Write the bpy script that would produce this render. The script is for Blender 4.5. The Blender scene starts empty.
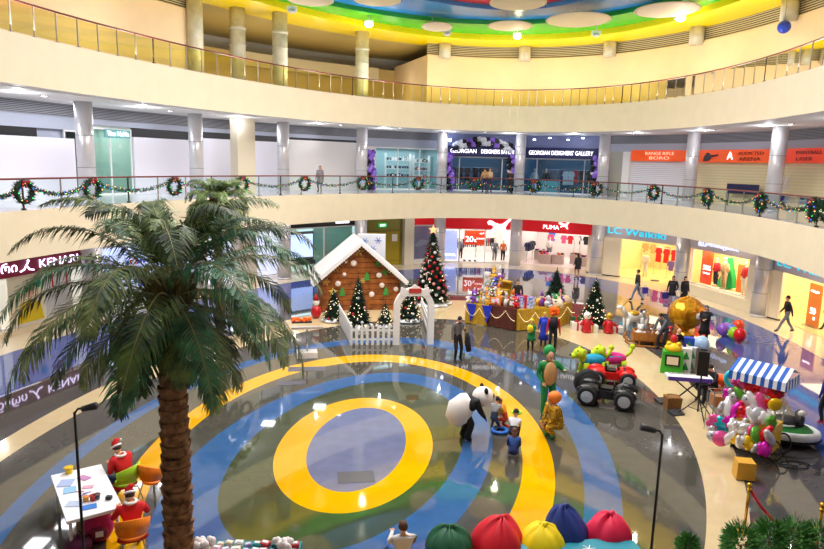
import bpy, bmesh, math, random
from mathutils import Vector, Matrix, Quaternion
PI = math.pi; SIN, COS = math.sin, math.cos
D = bpy.data; SC = bpy.context.scene; COL = SC.collection
random.seed(7)
def rad(a): return math.radians(a)
# ------------------------------------------------------------ camera
FPX, PITCH, ROLL, EYE = 647.4, 0.170, 0.026, 7.2
_fw = Vector((0, COS(PITCH), -SIN(PITCH))); _u = Vector((0, SIN(PITCH), COS(PITCH))); _x = Vector((1, 0, 0))
_rt = _x*COS(ROLL) + _u*SIN(ROLL); _up = -_x*SIN(ROLL) + _u*COS(ROLL)
cam = D.objects.new('camera', D.cameras.new('camera')); COL.objects.link(cam)
cam.data.sensor_width = 36; cam.data.lens = FPX*36/824; cam.data.clip_end = 300
m = Matrix((_rt, _up, -_fw)).transposed().to_4x4(); m.translation = (0, 0, EYE); cam.matrix_world = m
SC.camera = cam
# ------------------------------------------------------------ world, light, exposure
w = D.worlds.new('world'); SC.world = w; w.use_nodes = True
w.node_tree.nodes['Background'].inputs[0].default_value = (0.75, 0.85, 1, 1)
w.node_tree.nodes['Background'].inputs[1].default_value = 1.0
vs = SC.view_settings; vs.view_transform = 'Standard'; vs.look = 'None'; vs.gamma = 1; vs.use_curve_mapping = False
vs.exposure = -0.12
def lamp(name, kind, loc, power, color=(1, 1, 1), size=1.0, rot=(0, 0, 0), size_y=None, spot=None):
    l = D.lights.new(name, kind); l.energy = power; l.color = color
    if kind == 'AREA':
        l.size = size
        if size_y: l.shape = 'ELLIPSE' if spot == 'e' else 'RECTANGLE'; l.size_y = size_y
    elif kind == 'SPOT':
        l.spot_size = spot or 2.2; l.spot_blend = .6; l.shadow_soft_size = size
    else: l.shadow_soft_size = size
    o = D.objects.new(name, l); o.location = loc; o.rotation_euler = rot; COL.objects.link(o); return o
lamp('skylight_light', 'AREA', (1.6, 23, 16.6), 5700, (1, .95, .88), 14, (0, 0, 0), 24, 'e')
# ------------------------------------------------------------ geometry of the hall
CX, CY, EA, EB, TH = .38, 21.15, 13.17, 23.4, -.321
def E(t, off=0.0, sh=(0, 0)):
    t = rad(t); c, s = COS(TH), SIN(TH)
    x, y = EA*COS(t), EB*SIN(t); nx, ny = EB*COS(t), EA*SIN(t); n = math.hypot(nx, ny); x += nx/n*off; y += ny/n*off
    return Vector((CX+x*c-y*s+sh[0], CY+x*s+y*c+sh[1], 0))
def at(x, y, z=0.0):                       # ground point under a picture point, at height z
    d = _fw + _rt*((x-412)/FPX) + _up*((274.5-y)/FPX); k = (z-EYE)/d.z
    return Vector((d.x*k, d.y*k, z))
def pxm(P): return FPX/((Vector(P)-Vector((0, 0, EYE))).dot(_fw))
def tpx(x, off, z):                        # ellipse parameter whose point shows at picture column x
    best = None
    for i in range(0, 2200):
        t = -10+i*.1; P = E(t, off); P.z = z; d = P-Vector((0, 0, EYE)); k = d.dot(_fw)
        if k < 1: continue
        e = abs(412+FPX*d.dot(_rt)/k-x)
        if best is None or e < best[0]: best = (e, t)
    return best[1]
ZL1, ZB1, ZL2, ZB2, ZC = 5.30, 3.67, 11.05, 9.42, 15.3
# ------------------------------------------------------------ materials
MATS = {}
def srgb(c):
    return tuple((v/255/12.92 if v/255 <= .04045 else ((v/255+.055)/1.055)**2.4) for v in c)+(1,)
def M(key, c=(200, 200, 200), rough=.5, metal=0, em=0, noise=0, scale=8, bump=0, spec=.5, coat=0, c2=None):
    if key in MATS: return MATS[key]
    m = D.materials.new(key); MATS[key] = m; m.use_nodes = True; nt = m.node_tree; b = nt.nodes['Principled BSDF']
    col = srgb(c); b.inputs['Base Color'].default_value = col; b.inputs['Roughness'].default_value = rough
    b.inputs['Metallic'].default_value = metal; b.inputs['Specular IOR Level'].default_value = spec; b.inputs['Coat Weight'].default_value = coat
    m.diffuse_color = col
    if em: b.inputs['Emission Color'].default_value = col; b.inputs['Emission Strength'].default_value = em
    if noise or bump:
        tc = nt.nodes.new('ShaderNodeTexCoord'); n = nt.nodes.new('ShaderNodeTexNoise'); n.inputs['Scale'].default_value = scale; n.inputs['Detail'].default_value = 4
        nt.links.new(tc.outputs['Object'], n.inputs['Vector'])
        if noise:
            r = nt.nodes.new('ShaderNodeMix'); r.data_type = 'RGBA'
            d = srgb(c2) if c2 else tuple(v*(1-noise) for v in col[:3])+(1,)
            r.inputs[6].default_value = col; r.inputs[7].default_value = d
            mr = nt.nodes.new('ShaderNodeMapRange'); mr.inputs[1].default_value = .35; mr.inputs[2].default_value = .65
            nt.links.new(n.outputs['Fac'], mr.inputs[0]); nt.links.new(mr.outputs[0], r.inputs[0]); nt.links.new(r.outputs[2], b.inputs['Base Color'])
        if bump:
            bp = nt.nodes.new('ShaderNodeBump'); bp.inputs['Strength'].default_value = bump; bp.inputs['Distance'].default_value = .03
            nt.links.new(n.outputs['Fac'], bp.inputs['Height']); nt.links.new(bp.outputs[0], b.inputs['Normal'])
    return m
def glass(key, tint, gloss=.12, ior=1.5):
    if key in MATS: return MATS[key]
    m = D.materials.new(key); MATS[key] = m; m.use_nodes = True; nt = m.node_tree; nt.nodes.clear()
    o = nt.nodes.new('ShaderNodeOutputMaterial'); t = nt.nodes.new('ShaderNodeBsdfTransparent'); g = nt.nodes.new('ShaderNodeBsdfGlossy'); mx = nt.nodes.new('ShaderNodeMixShader')
    t.inputs[0].default_value = srgb(tint); g.inputs['Roughness'].default_value = .03; f = nt.nodes.new('ShaderNodeFresnel'); f.inputs[0].default_value = ior
    mm = nt.nodes.new('ShaderNodeMath'); mm.operation = 'ADD'; mm.inputs[1].default_value = gloss
    nt.links.new(f.outputs[0], mm.inputs[0]); nt.links.new(mm.outputs[0], mx.inputs[0]); nt.links.new(t.outputs[0], mx.inputs[1]); nt.links.new(g.outputs[0], mx.inputs[2]); nt.links.new(mx.outputs[0], o.inputs[0])
    return m
def flr(key, c, rough=.035, dark=.12):
    m = M(key, c, rough, noise=dark, scale=3.0, spec=.75)
    return m
def louvre(key, c1, c2, n):                # fine horizontal slats
    if key in MATS: return MATS[key]
    m = M(key, c1, .5); nt = m.node_tree; b = nt.nodes['Principled BSDF']
    tc = nt.nodes.new('ShaderNodeTexCoord'); s = nt.nodes.new('ShaderNodeSeparateXYZ'); a = nt.nodes.new('ShaderNodeMath'); a.operation = 'MULTIPLY'; a.inputs[1].default_value = n
    f = nt.nodes.new('ShaderNodeMath'); f.operation = 'FRACT'; g = nt.nodes.new('ShaderNodeMath'); g.operation = 'GREATER_THAN'; g.inputs[1].default_value = .5
    r = nt.nodes.new('ShaderNodeMix'); r.data_type = 'RGBA'; r.inputs[6].default_value = srgb(c1); r.inputs[7].default_value = srgb(c2)
    nt.links.new(tc.outputs['Object'], s.inputs[0]); nt.links.new(s.outputs[2], a.inputs[0]); nt.links.new(a.outputs[0], f.inputs[0]); nt.links.new(f.outputs[0], g.inputs[0])
    nt.links.new(g.outputs[0], r.inputs[0]); nt.links.new(r.outputs[2], b.inputs['Base Color']); return m
# ------------------------------------------------------------ mesh builder
class MB:
    def __init__(s): s.V = []; s.F = []; s.I = []
    def add(s, vs, fs, mi=0):
        n = len(s.V); s.V += [tuple(v) for v in vs]; s.F += [tuple(i+n for i in f) for f in fs]; s.I += [mi]*len(fs); return s
    def box(s, c, d, mi=0, rz=0, R=None, top=1.0):
        hx, hy, hz = d[0]/2, d[1]/2, d[2]/2; q = []
        for z, k in ((-hz, 1), (hz, top)):
            for x, y in ((-hx, -hy), (hx, -hy), (hx, hy), (-hx, hy)): q.append(Vector((x*k, y*k, z)))
        Q = R if R is not None else Matrix.Rotation(rz, 3, 'Z')
        q = [Q @ v + Vector(c) for v in q]
        return s.add(q, [(3, 2, 1, 0), (4, 5, 6, 7), (0, 1, 5, 4), (1, 2, 6, 5), (2, 3, 7, 6), (3, 0, 4, 7)], mi)
    def tube(s, pts, r, n=8, mi=0, cap=True, flat=1.0):
        pts = [Vector(p) for p in pts]; rs = r if isinstance(r, (list, tuple)) else [r]*len(pts); vs = []; pa = None
        for i, p in enumerate(pts):
            d = (pts[min(i+1, len(pts)-1)]-pts[max(i-1, 0)])
            d = d.normalized() if d.length > 1e-9 else Vector((0, 0, 1))
            if pa is None: a = d.orthogonal().normalized()
            else:
                a = pa-d*pa.dot(d); a = a.normalized() if a.length > 1e-6 else d.orthogonal().normalized()
            pa = a; b = d.cross(a)
            for k in range(n):
                t = 2*PI*k/n; vs.append(p+(a*COS(t)+b*SIN(t)*flat)*rs[i])
        fs = [(i*n+k, i*n+(k+1) % n, (i+1)*n+(k+1) % n, (i+1)*n+k) for i in range(len(pts)-1) for k in range(n)]
        if cap: fs += [tuple(range(n-1, -1, -1)), tuple((len(pts)-1)*n+k for k in range(n))]
        return s.add(vs, fs, mi)
    def cyl(s, p0, p1, r0, r1=None, n=12, mi=0): return s.tube([p0, p1], [r0, r0 if r1 is None else r1], n, mi)
    def sph(s, c, r, mi=0, nu=12, nv=8, R=None, lo=0.0, hi=1.0, fn=None):
        r = (r, r, r) if not isinstance(r, (tuple, list)) else r; vs = []; fs = []; R = R or Matrix.Identity(3); c = Vector(c)
        for j in range(nv+1):
            th = PI*(lo+(hi-lo)*j/nv)
            for i in range(nu):
                ph = 2*PI*i/nu; v = Vector((SIN(th)*COS(ph), SIN(th)*SIN(ph), COS(th)))
                if fn: v = v*fn(v)
                vs.append(c+R @ Vector((v.x*r[0], v.y*r[1], v.z*r[2])))
        for j in range(nv):
            for i in range(nu): fs.append((j*nu+i, (j+1)*nu+i, (j+1)*nu+(i+1) % nu, j*nu+(i+1) % nu))
        if lo > 0: fs.append(tuple(range(nu)))
        if hi < 1: fs.append(tuple(nv*nu+i for i in range(nu-1, -1, -1)))
        return s.add(vs, fs, mi)
    def torus(s, c, R, r, n=24, k=8, mi=0, axis='z', arc=1.0):
        pts = []
        m = int(n*arc)
        for i in range(m+1):
            a = 2*PI*i/n; p = (COS(a)*R, SIN(a)*R)
            pts.append(Vector(c)+(Vector((p[0], p[1], 0)) if axis == 'z' else Vector((p[0], 0, p[1])) if axis == 'y' else Vector((0, p[0], p[1]))))
        return s.tube(pts, r, k, mi, cap=arc < 1)
    def prism(s, poly, h0, h1, plane='xy', mi=0):      # polygon extruded along the third axis
        P = (lambda a, b, h: (a, b, h)) if plane == 'xy' else (lambda a, b, h: (a, h, b)) if plane == 'xz' else (lambda a, b, h: (h, a, b))
        n = len(poly); vs = [P(a, b, h0) for a, b in poly]+[P(a, b, h1) for a, b in poly]
        return s.add(vs, [tuple(range(n-1, -1, -1)), tuple(range(n, 2*n))]+[(i, (i+1) % n, n+(i+1) % n, n+i) for i in range(n)], mi)
    def quad(s, a, b, c, d, mi=0): return s.add([a, b, c, d], [(0, 1, 2, 3)], mi)
    def build(s, name, mats, parent=None, smooth=False, loc=None, rz=0, fix=True):
        me = D.meshes.new(name); me.from_pydata(s.V, [], s.F)
        for x in (mats if isinstance(mats, (list, tuple)) else [mats]): me.materials.append(x)
        me.polygons.foreach_set('material_index', s.I)
        if smooth: me.polygons.foreach_set('use_smooth', [True]*len(s.F))
        if fix:
            bm = bmesh.new(); bm.from_mesh(me); bmesh.ops.recalc_face_normals(bm, faces=bm.faces); bm.to_mesh(me); bm.free()
        me.update(); o = D.objects.new(name, me); COL.objects.link(o)
        if parent: o.parent = parent
        if loc is not None: o.location = loc
        o.rotation_euler.z = rz; return o
def tag(o, label=None, cat=None, group=None, kind=None):
    if label: o['label'] = label
    if cat: o['category'] = cat
    if group: o['group'] = group
    if kind: o['kind'] = kind
    return o
def thing(name, label, cat, loc=(0, 0, 0), rz=0, group=None):
    o = D.objects.new(name, None); COL.objects.link(o); o.empty_display_size = .1; o.location = loc; o.rotation_euler.z = rz
    return tag(o, label, cat, group)
def struct(o): o['kind'] = 'structure'; return o
def copy_tree(o, parent=None):
    c = o.copy(); COL.objects.link(c)
    if parent: c.parent = parent
    for ch in list(o.children): copy_tree(ch, c)
    return c
def dup(o, loc, rz=0, label=None, group=None, scale=None):
    c = copy_tree(o); c.location = loc; c.rotation_euler.z = rz
    if label: c['label'] = label
    if group: c['group'] = group
    if scale: c.scale = (scale,)*3 if not isinstance(scale, tuple) else scale
    return c
FONT = None
def text_mesh(s, size, depth=.02):
    cu = D.curves.new('lettering', 'FONT'); cu.body = s; cu.size = size; cu.extrude = depth/2; cu.align_x = 'CENTER'; cu.align_y = 'CENTER'; cu.resolution_u = 3
    t = D.objects.new('lettering', cu); COL.objects.link(t); bpy.context.view_layer.update()
    me = D.meshes.new_from_object(t.evaluated_get(bpy.context.evaluated_depsgraph_get())); D.objects.remove(t); D.curves.remove(cu)
    return me
def text(s, size, mat, parent, loc, width=None, name='lettering', bold=0, tilt=0):     # reads from local -y; width fits it
    me = text_mesh(s, size)
    if not me.vertices: return None
    xs = [v.co.x for v in me.vertices]; wd = max(xs)-min(xs); k = width/wd if width else 1
    for v in me.vertices: v.co = Vector((v.co.x*k, -v.co.z, v.co.y))
    if tilt:
        q = Matrix.Rotation(tilt, 3, 'Y')
        for v in me.vertices: v.co = q @ v.co
    me.materials.clear(); me.materials.append(mat); o = D.objects.new(name, me); COL.objects.link(o); o.parent = parent; o.location = loc
    return o
class Fr:                                   # frame of one shop bay: x to the viewer's right, y away from the hall, z up
    def __init__(s, tl, tr, off, z=0.0):
        s.A = E(tl, off); s.B = E(tr, off); s.A.z = s.B.z = z; s.L = (s.B-s.A).length; s.x = (s.B-s.A).normalized(); s.y = Vector((-s.x.y, s.x.x, 0)); s.rz = math.atan2(s.x.y, s.x.x); s.z = z
    def __call__(s, x, y, z=0): return s.A+s.x*x+s.y*y+Vector((0, 0, z))
# ============================================================ STRUCTURE
cream = M('parapet_cream', (238, 226, 196), .55, noise=.04, scale=1.5)
upwall = M('upper_wall_beige', (230, 205, 168), .6, noise=.05, scale=1)
white = M('white_paint', (238, 238, 238), .45); soffit = M('soffit_white', (225, 222, 220), .6)
colm = M('column_panel', (214, 212, 216), .28, metal=.35, noise=.05, scale=2)
black = M('black', (18, 18, 20), .5); dark = M('dark_grey', (50, 50, 54), .5); steel = M('steel', (190, 190, 190), .25, metal=.9)
lit = M('lamp_lit', (255, 250, 240), .4, em=14)
YEL, BLU, GRY, CRM = (226, 166, 0), (58, 98, 150), (80, 78, 70), (212, 190, 146)
fm = [flr('floor_hub_blue', (104, 114, 150)), flr('floor_yellow', YEL, .045, .05), flr('floor_olive_grey', (68, 76, 50)), flr('floor_blue', BLU), flr('floor_grey', GRY), flr('floor_cream', CRM, .12, .06),  # olive of the inner grey band is reflected colour painted in
      flr('floor_outer_grey', (78, 76, 76)), flr('floor_outer_blue', (70, 90, 160)), flr('floor_tile', (226, 210, 180), .12, .06)]
K = 7.2/7.0
RG = [(-1.25, 15.37, 1.2, 2.45, -.06), (-1.29, 15.33, 1.92, 3.28, -.06), (-1.31, 15.36, 2.64, 4.86, -.23), (-1.47, 15.02, 3.48, 6.14, -.25), (-1.41, 15.52, 4.27, 6.73, -.1),
      (-1.35, 15.49, 4.93, 7.62, -.08), (-1.65, 15.19, 5.84, 9.6, -.17), (-1.45, 15.3, 6.45, 10.35, -.17), (-.77, 16.67, 8.06, 12.6, -.31), (-.29, 18.27, 9.04, 15.33, -.3)]
N = 180; C0 = Vector((-1.3, 15.4))*K
def ray_ell(phi, e):
    cx, cy, a, b, th = [v*K for v in e[:4]]+[e[4]]; d = Vector((COS(phi), SIN(phi))); o = C0-Vector((cx, cy)); c, s = COS(-th), SIN(-th)
    rot = lambda v: Vector((v.x*c-v.y*s, v.x*s+v.y*c)); d = rot(d); o = rot(o)
    A = (d.x/a)**2+(d.y/b)**2; B = 2*(o.x*d.x/a**2+o.y*d.y/b**2); Cc = (o.x/a)**2+(o.y/b)**2-1
    return (-B+math.sqrt(max(B*B-4*A*Cc, 0)))/(2*A)
def ray_off(phi, off):
    best = None
    P = OFFC[off]
    for i in range(len(P)):
        v = P[i]-C0; a = math.atan2(v.y, v.x); e = abs((a-phi+PI) % (2*PI)-PI)
        if best is None or e < best[0]: best = (e, v.length)
    return best[1]
OFFC = {o: [Vector(E(i*.5, o)[:2]) for i in range(720)] for o in (-1.6, 1.7)}
fb = MB(); fb.V.append((C0.x, C0.y, 0)); rows = []
for e in RG: rows.append([ray_ell(2*PI*i/N, e) for i in range(N)])
rows.append([ray_off(2*PI*i/N, -1.6) for i in range(N)]); rows.append([ray_off(2*PI*i/N, 1.7) for i in range(N)]); rows.append([60]*N)
for k in range(1, len(rows)):
    for i in range(N): rows[k][i] = max(rows[k][i], rows[k-1][i]+.02)
for r in rows:
    for i in range(N): a = 2*PI*i/N; fb.V.append((C0.x+COS(a)*r[i], C0.y+SIN(a)*r[i], 0))
for i in range(N): fb.F.append((0, 1+i, 1+(i+1) % N)); fb.I.append(0)
zone = [1, 2, 3, 4, 1, 4, 3, 4, 5, 6, 7, 8]
for k in range(len(rows)-1):
    for i in range(N):
        a = 1+k*N; b = a+N; fb.F.append((a+i, b+i, b+(i+1) % N, a+(i+1) % N)); fb.I.append(zone[k])
struct(fb.build('floor', fm))
def ring(name, o0, o1, z0, z1, mats, t0=0, t1=360, n=144, solid=True, fi=0, sh0=(0, 0), sh1=(0, 0)):
    b = MB(); closed = t1-t0 >= 360; c = n if closed else n+1
    for i in range(c):
        t = t0+(t1-t0)*i/n; p, q = E(t, o0, sh0), E(t, o1, sh1)
        b.V += [(p.x, p.y, z0), (q.x, q.y, z0), (q.x, q.y, z1), (p.x, p.y, z1)]
    for i in range(n):
        j = (i+1) % c
        for k, mi in ((0, 1), (1, 2), (2, 3), (3, 0)):
            a, d = k, (k+1) % 4; b.F.append((4*i+a, 4*j+a, 4*j+d, 4*i+d)); b.I.append(min(mi if len(mats) > 1 else 0, len(mats)-1))
    if not closed: b.F += [(0, 1, 2, 3), (4*n+3, 4*n+2, 4*n+1, 4*n)]; b.I += [0, 0]
    return struct(b.build(name, mats, smooth=False))
tilel1 = M('balcony_floor_tile', (205, 205, 208), .15)
slabm = [cream, soffit, cream, tilel1]
ring('floor_balcony_lower', 0, 12, ZB1, ZL1, slabm)
ring('floor_balcony_upper', 0, 12, ZB2, ZL2, slabm)
ring('wall_outer', 12, 12.3, 0, 17, [M('shell_wall', (200, 200, 200), .7)])
# recessed light slot under the upper parapet
ring('trim_1', .55, .8, ZB2-.03, ZB2+.01, [M('slot_white', (250, 250, 250), .5)], 150, 200, 60)
# upper level: curved beige walls, deep gap, louvres
tA, tB = tpx(192, 3.4, 12.5), tpx(427, 3.2, 12.5)
ring('wall_upper_left', 3.2, 3.6, ZL2, 14.55, [upwall], tA, 206)
ring('wall_upper_right', 3.2, 3.6, ZL2, 14.55, [upwall], -60, tB)
ring('trim_2', 3.3, 3.4, 14.55, ZC, [louvre('roof_louvre', (190, 180, 150), (60, 55, 45), 9)], -60, tB)
ring('trim_3', 3.3, 3.4, 14.55, ZC, [MATS['roof_louvre']], tA, 206)
ring('wall_upper_back', 10.2, 10.5, ZL2, 14.3, [M('back_wall_ochre', (205, 180, 120), .7)], tB-8, tA+10)
ring('trim_4', 9.6, 9.9, 13.4, 14.3, [M('bulkhead', (214, 200, 165), .6)], tB+3, tA-18)
ring('wall_upper_return', 3.6, 10.2, ZL2, 14.55, [upwall], tB-.6, tB-.1, 2)
ring('wall_upper_end', 3.6, 10.2, ZL2, ZC, [upwall], tA+.1, tA+.6, 2)
ring('wall_upper_panel', 9.3, 9.5, ZL2, 13.2, [M('green_panel', (20, 120, 70), .5)], tA-8, tA, 8)
# ceiling: outer deck, yellow ring, green ring, blue ring, red field, skylight glass
ring('ceiling_outer', 4.0, 12.3, ZC+.1, ZC+.25, [M('ceiling_deck', (190, 165, 95), .6)])  # yellow cast of the light is put into the beige deck colour
gl = dict(rough=.25, spec=.7)
ring('ceiling_yellow', 1.25, 4.1, ZC, ZC+.7, [M('ceiling_yellow', (255, 222, 0), **gl)], sh0=(-.4, -.5))
ring('ceiling_green', 1.3, 2.8, ZC+.35, ZC+.8, [M('ceiling_green', (20, 178, 40), **gl)], sh0=(-1.3, -3.6), sh1=(-.4, -.5))
ring('ceiling_blue', -4, 2.0, ZC+.6, ZC+1.0, [M('ceiling_blue', (40, 140, 225), **gl)], sh0=(-.5, -1), sh1=(-1.3, -3.6))
ring('ceiling_red', -6.5, -3.8, ZC+.85, ZC+1.3, [M('ceiling_red', (225, 30, 25), **gl)], sh0=(-.5, -1), sh1=(-.5, -1))
b = MB(); b.V = [tuple(E(i*5, -6.4, (-.5, -1))[:2])+(ZC+1.5,) for i in range(72)]; b.F = [tuple(range(72))]; b.I = [0]
struct(b.build('ceiling_skylight', [M('skylight_panel', (235, 245, 255), .5, em=2.0)]))
# columns on both shop levels, and on the top level where the wall leaves them free
COLX = [86, 196, 283, 362, 442, 520, 603, 691, 776]
TC = [191.0]+[tpx(x, 3.0, 7.3) for x in COLX]+[20.0, 2.0]
def column_mesh(h, r=.36):
    b = MB(); b.cyl((0, 0, 0), (0, 0, h), r, n=24); b.cyl((0, 0, 0), (0, 0, .1), r+.04, n=24)
    for z in (h*.33, h*.66): b.cyl((0, 0, z-.008), (0, 0, z+.008), r+.004, n=24, mi=1)
    return b
def put_columns(ts, z, h, r=.36):
    first = None
    for t in ts:
        p = E(t, 3.0); p.z = z
        if first is None: first = struct(column_mesh(h, r).build('column', [colm, dark], smooth=True, loc=p))
        else: o = first.copy(); o.location = p; COL.objects.link(o)
put_columns(TC[1:-1], ZL1, ZB2-ZL1); put_columns(TC[1:-1], 0, ZB1, .42)
colg = M('upper_column', (200, 196, 180), .35, noise=.2, scale=2, c2=(176, 170, 150))
first = None
for x, o_ in ((238, 3.4), (280, 2.2), (362, 2.6)):
    p = E(tpx(x, o_, 12.5), o_); p.z = ZL2; b = MB(); b.cyl((0, 0, 0), (0, 0, ZC-ZL2+.2), .42, n=20); b.cyl((0, 0, 2.3), (0, 0, 2.36), .45, n=20); b.cyl((0, 0, 3.1), (0, 0, 3.3), .46, n=20)
    struct(b.build('column', [colg], smooth=True, loc=p))
b = MB()
for x, y in ((445, 54), (525, 57), (610, 50), (697, 38), (790, 18), (194, 30)):
    p = E(tpx(x, 2.95, 14.9), 2.95); b = MB(); b.cyl((p.x, p.y, ZL2 if x < 200 else 14.35), (p.x, p.y, ZC+.1), .4, n=16); struct(b.build('column', [colg], smooth=True))
tp = tpx(243, 2.8, 7.3); p = E(tp, 2.8)
fr = Fr(tp+1.2, tp-1.2, 2.9)
for z0, z1 in ((0, ZB1), (ZL1, ZB2)):
    b = MB(); b.box((0, 0, (z0+z1)/2), (1.25, .6, z1-z0)); b.box((0, 0, z0+.08), (1.3, .65, .16)); struct(b.build('column', [M('pillar_beige', (225, 214, 190), .5)], loc=p, rz=fr.rz))
# ============================================================ GLASS RAILINGS
glL1 = glass('rail_glass_clear', (236, 246, 246), -.01, 1.1); glL2 = glass('rail_glass_bronze', (236, 230, 160), .0, 1.3)  # reflection of the yellow ceiling is put into the upper glass tint
handr = M('handrail_wood', (120, 50, 42), .35); postm = M('post_steel', (176, 172, 165), .3, metal=.8); postd = M('post_dark', (70, 66, 62), .4, metal=.6)
def railing(z, h, gm, label, tstep, t0, t1):
    r = thing('glass_railing', label, 'railing', (0, 0, z))
    n = int(round((t1-t0)/tstep)); b = MB(); b.tube([E(t0+(t1-t0)*i/(n*2), .12)+Vector((0, 0, h)) for i in range(n*2+1)], .035, 8); b.build('handrail', [handr], r, True)
    for i in range(n):
        a, c = E(t0+(t1-t0)*(i+.03)/n, .12), E(t0+(t1-t0)*(i+.97)/n, .12); b = MB(); d = (c-a).normalized(); nn = Vector((-d.y, d.x, 0))*.006
        b.add([a-nn+Vector((0, 0, .06)), c-nn+Vector((0, 0, .06)), c-nn+Vector((0, 0, h-.05)), a-nn+Vector((0, 0, h-.05))], [(0, 1, 2, 3)]); b.build('glass_panel', [gm], r, fix=False)
    for i in range(n+1):
        p = E(t0+(t1-t0)*i/n, .14); b = MB(); b.box((0, 0, h/2), (.03, .06, h)); b.box((0, 0, .03), (.09, .12, .06)); o = b.build('post', [postm if z > 9 and i % 5 or i % 3 else postd], r, loc=p)
        q = E(t0+(t1-t0)*i/n+.5, .14)-p; o.rotation_euler.z = math.atan2(q.y, q.x)
    return r
arc = [E(t*.5) for t in range(720)]
railing(ZL2, 1.05, glL2, 'bronze tinted glass railing with steel posts round the upper balcony', 2.35, -4, 205)
railing(ZL1, 1.05, glL1, 'clear glass railing hung with the garland round the lower balcony', 4.1, -8, 205)
b = MB(); b.tube([E(205+147*i/60, .12)+Vector((0, 0, 1.05)) for i in range(61)], .03, 6)
# ============================================================ CEILING FITTINGS
for i, (x, y, w_, h_, lb) in enumerate(((377, 0, 2.2, 1.2, 'above the beige wall corner'), (437, 27, 1.7, .9, 'smallest, hung under the green ceiling ring'), (510, 26, 2.4, .9, 'narrow, hung beside the round flood light'), (578, 20, 3.2, 1.9, 'widest, overlapping green and blue rings'), (518, 3, 2.6, 1.6, 'hung over the edge of the red field'), (667, 10, 2.9, 1.4, 'nearest the right hand flood light'), (310, 0, 2.2, 1.2, 'at the blue edge nearest the palms'))):
    p = at(x, y, ZC-.05); t = thing('ceiling_disc', 'flat beige oval acoustic disc '+lb, 'ceiling disc', p, 0)
    b = MB(); b.sph((0, 0, 0), (w_*.55, w_*.62 if w_ > 2 else w_*.8, .07), nu=32, nv=6); b.build('disc', [M('disc_beige', (222, 205, 178), .6)], t, True)
    b = MB()
    for a in (0, 2.1, 4.2): b.cyl((COS(a)*.6, SIN(a)*.6, .05), (COS(a)*.6, SIN(a)*.6, .6), .012, n=5)
    b.build('hanger', [steel], t)
for i, (x, y, on, lb) in enumerate(((369, 24, 1, 'bright round flood light on the ceiling over the free standing columns'), (517, 36, 1, 'bright round flood light in the middle of the yellow ceiling edge'), (680, 18, 1, 'bright round flood light on the green ceiling ring towards the blue ball'),
        (292, 10, 0, 'unlit white projector over the columns on the upper balcony'), (447, 33, 0, 'unlit white projector on the yellow ring below the smallest disc'), (596, 34, 0, 'unlit white projector on the yellow ring below the widest disc'))):
    p = at(x, y, ZC-.12); t = thing('ceiling_floodlight', lb, 'flood light', p)
    b = MB(); b.box((0, 0, .06), (.5, .35, .22)); b.cyl((0, 0, .1), (0, 0, .9), .04, n=8); b.build('housing', [white], t)
    b = MB(); b.sph((0, -.1, -.08), (.22, .22, .12), nu=16, nv=8); b.build('lens', [M('flood_lens', (255, 244, 190), .3, em=30) if on else M('lens_grey', (200, 200, 200), .2)], t, True)
    if on: lamp('flood_light', 'POINT', (p.x, p.y-.3, p.z-.5), 60, (1, .93, .75), .1)
p = at(784, 27, 14.0); t = thing('hanging_ball', 'small royal blue ball hanging high before the upper wall', 'ball', p); b = MB(); b.sph((0, 0, 0), .3, nu=16, nv=10); b.build('ball', [M('ball_blue', (20, 60, 190), .3)], t, True)
b = MB(); b.cyl((0, 0, .28), (0, 0, 1.6), .008, n=5); b.build('string', [dark], t)
DLX = [(44, 96), (104, 111), (170, 111), (253, 126), (219, 120), (300, 127), (341, 125), (454, 134), (485, 132), (634, 133), (713, 130), (791, 124), (575, 138), (400, 128)]
first = None
for i, (x, y) in enumerate(DLX):
    p = at(x, y, ZB2-.01)
    if first is None:
        first = thing('downlight', 'small round ceiling downlight set in the soffit under the upper balcony', 'downlight', p, 0, 'downlights in the upper soffit')
        b = MB(); b.torus((0, 0, 0), .13, .02, 20, 6); b.build('bezel', [steel], first, True); b = MB(); b.cyl((0, 0, -.012), (0, 0, 0), .12, n=16); b.build('diffuser', [lit], first)
    else: dup(first, p)
for i, (x, y, l_) in enumerate(((133, 114, .9), (155, 118, .9), (176, 121, .9), (166, 125, .7), (150, 130, .7), (140, 124, .6))):
    p = at(x, y, ZB2-.02); lamp('tube_glow', 'AREA', (p.x, p.y, p.z-.05), 26, (.94, .94, 1), .6); b = MB(); b.box((0, 0, 0), (l_*.8, .12, .03)); tag(b.build('tube_light', [lit], loc=p), 'short white tube light flush with the soffit by the white hoarding', 'tube light', 'tube lights by the hoarding')
for i, x in enumerate((5, 40, 75, 115, 160, 225, 265, 320)):
    q = E(tpx(x, 3.6, 8), 3.6); lamp('soffit_glow', 'AREA', (q.x, q.y, ZB2-.08), 34, (.93, .95, 1), .8)  # added fill lamps without fittings, to brighten the hoardings
for i in range(15):
    t = -5+i*14.5; p = E(t, 2.2); lamp('walkway_light', 'POINT', (p.x, p.y, ZB2-.35), 56, (.92, .94, 1), .04); p = E(t+5, 1.9); lamp('arcade_light', 'POINT', (p.x, p.y, ZB1-.3), 26, (1, .92, .8), .04)

for i in range(14):                          # added lamps, hidden behind the upper parapet, brighten the coloured ceiling
    t = -4+i*14.8; p = E(t, .5); lamp('uplight', 'AREA', (p.x, p.y, ZL2+.25), 165, (1, .93, .9), 1.6, (PI, 0, 0))
for x in (215, 260, 320, 390): p = E(tpx(x, 6.5, 13), 6.5); lamp('back_deck_light', 'POINT', (p.x, p.y, 12.6), 70, (1, .9, .75), .3)  # added fill lamps to lighten the deep gap, no fittings there

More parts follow.
